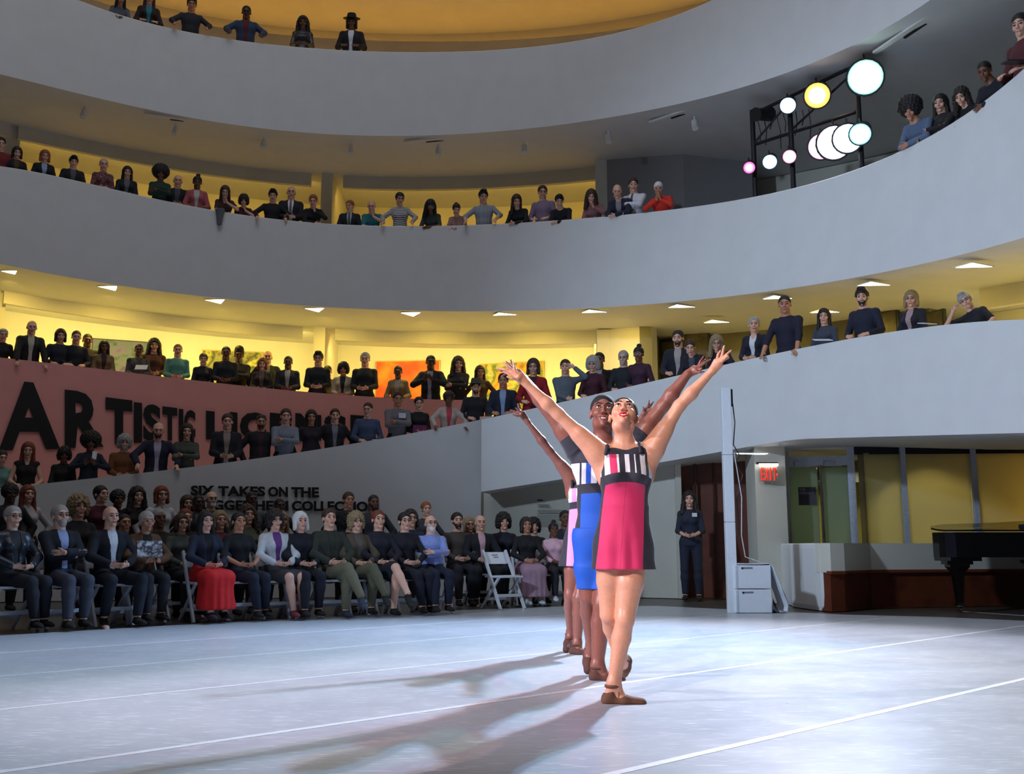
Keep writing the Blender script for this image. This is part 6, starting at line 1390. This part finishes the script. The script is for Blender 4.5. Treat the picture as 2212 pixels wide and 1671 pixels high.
# the dancer in blue behind
YM = ground(1312, 1468)[1]
JM = dict(Y=YM, cx=1296, head=(1303, 893, -.02), pel=(1296, 1150, .02), waist=(1296, 1085, .02), chest=(1299, 1010, .0), neck=(1302, 957, .02),
    armL=((1246, 968), (1184, 886, -.02), (1131, 817, -.03)), palmL=(1116, 805, .0),
    fingL=[[(1106, 803, -.0), (1094, 806, -.01), (1083, 813, -.02)], [(1106, 800), (1094, 799, .01), (1080, 801, .01)], [(1110, 797, .02), (1101, 788, .02), (1093, 781, .03)], [(1112, 796, .04), (1106, 785, .05), (1103, 777, .05)], [(1119, 813, -.04), (1108, 817, -.05), (1098, 815, -.05)]],
    armR=((1366, 960), (1432, 876, -.02), (1485, 808, -.04)), palmR=(1502, 798, -.05),
    fingR=[[(1508, 791, -.05), (1513, 780, -.055), (1520, 769.5, -.05)], [(1511, 793, -.06), (1522, 783, -.065), (1534, 776.5, -.06)], [(1511, 792, -.03), (1517, 784, -.02), (1523, 776.5, -.02)], [(1511, 798, -.07), (1514, 797, -.085), (1516, 794.5, -.09)], [(1504, 803, -.08), (1512, 804, -.09), (1520, 802.5, -.09)]],
    legA=((1324, 1160, .02), (1301, 1305, -.02), (1291, 1436, .0), (1285, 1462, .0), (1342, 1467, -.02)), legB=((1270, 1160, .02), (1272, 1288, .05), (1279, 1396, .26), (1272, 1412, .30), (1270, 1446, .22)))
gm = lambda px: (px-1296)/(2150/(YM*.987+.06)); BL = (14, 84, 190); kM = 2150/(YM*.987+.06)
stM = [(-.3, WH), (gm(1252), DK), (gm(1256), WH), (gm(1265), BL), (gm(1276), WH), (gm(1288), DK), (gm(1304), WH), (gm(1316), BL), (gm(1327), WH), (gm(1336), DK), (gm(1341), WH)]
mM = costume('costume_blue', stM, zp(1000, YM, 1296), zp(1043, YM, 1296), zp(1064, YM, 1296), .3, (gm(1256), gm(1249)), (gm(1336), gm(1343)), zp(1230, YM, 1296), BL, DK)
def unitard(q, root, tor, arms, legs, pel, wst, ch, nk, f, vox):
    pr = tor(.006)
    for x in (-1, 1): S_, e, w = arms[x]; m = S_*.45+(ch+(nk-ch)*.5)*.55; pr += [Prim(m, S_, .066, .060, k=.05), Prim(S_, S_+(e-S_)*.48, .069, .062, k=.03, cap=.01), Prim(ch+np.array([x*.12, .02, .0]), S_+(e-S_)*.18, .052, .05, k=.06)]
    pr.append(Prim(nk+[0, -.02, .03], nk+[0, -.02, .2], .070, .10, k=.01, sub=True))
    top = field_mesh('top', pr, vox, [((0, 0, pel[2]-.10), (0, 0, -1))])
    sh = tor(.007)[:2]
    for t in ('A', 'B'):
        h, n_, a = legs[t]; sh += [Prim(h, h+(n_-h)*.5, .101, .094, k=.05), Prim(h+(n_-h)*.5, n_+[0, 0, -.0], .093, .074, k=.03, cap=.02)]
    zt = q((1270, 1272))[2]; shorts = field_mesh('shorts', sh, vox, [((0, 0, zt), (0, 0, -1)), ((0, 0, pel[2]+.03), (0, 0, 1))])
    return [('top', top, mM), ('shorts', shorts, mat('blue_jersey', BL, .7, noise=.06, scale=16))]
build_dancer('second', JM, 1.05, False, SK2, 'dancer in blue and black unitard directly behind the leader', .0065, unitard, SHD, ('buzz', mat('cropped_black_hair', (20, 16, 16), .8)), mat('lips_second', (140, 70, 66), .4), BR, -14, -4, 2)
# third in line
Y3 = ground(1250, 1412)[1]; k3 = 2150/(Y3*.987+.06); g3 = lambda px: (px-1264)/k3
J3 = dict(Y=Y3, cx=1264, head=(1276, 982, -.02), pel=(1263, 1165, .02), waist=(1264, 1115, .02), chest=(1265, 1065, .0), neck=(1268, 1026, .02),
    armL=((1237, 1034), (1187, 973, -.02), (1140, 911, -.04)), palmL=(1127, 893, -.05),
    fingL=[[(1122, 885, -.05), (1120, 878, -.05), (1118.5, 871.5, -.05)], [(1121, 888, -.06), (1118, 884, -.06), (1114, 880.5, -.06)], [(1119, 890, -.04), (1111, 888, -.04), (1102, 885, -.04)], [(1120, 893, -.03), (1114, 892, -.02), (1108, 889, -.01)], [(1125, 898, -.07), (1116, 898, -.08), (1107, 894.5, -.08)]],
    armR=((1299, 1028), (1343, 962, .0), (1388, 900, .0)), palmR=(1397, 885, .0),
    fingR=[[(1399, 878), (1401, 871), (1402.5, 863)], [(1401, 880, .0), (1406, 873), (1412, 867.5)], [(1401, 882, .02), (1405, 877, .02), (1409, 872, .03)], [(1400, 886, -.02), (1404, 883, -.03), (1406, 879, -.04)], [(1392, 889, -.02), (1390, 883, -.03), (1389, 878, -.03)]],
    legA=((1282, 1176, .02), (1252, 1292, -.02), (1247, 1388, .0), (1239, 1407, .0), (1266, 1411, -.05)), legB=((1245, 1176, .02), (1232, 1286, .02), (1233, 1365, .22), (1231, 1377, .24), (1223, 1402, .10)))
LP = (240, 150, 200)
st3 = [(-.3, WH), (g3(1223.5), DK), (g3(1228), WH), (g3(1235), LP), (g3(1244), WH), (g3(1249), DK), (g3(1258), WH), (g3(1265), DK), (g3(1280), WH), (g3(1290), DK), (g3(1296), WH)]
m3 = costume('costume_pale_pink', st3, zp(1054, Y3, 1264), zp(1082, Y3, 1264), zp(1097, Y3, 1264), .6, (g3(1231), g3(1222)), (g3(1296), g3(1302)), zp(1222, Y3, 1264), LP, DK)
build_dancer('third', J3, .97, True, SK2, 'third dancer in pale pink and black dress, half hidden behind the others', .0065,
    dress_fn(J3, m3, 1207, 1318, 1222, 1040, (1236, 1052, 1236, 1034), (1291, 1050, 1290, 1030), 0), SHD, ('sleek', mat('sleek_dark_hair', (34, 24, 20), .35)), mat('lips_third', (150, 50, 56), .4), BR, -22, -4, 0)
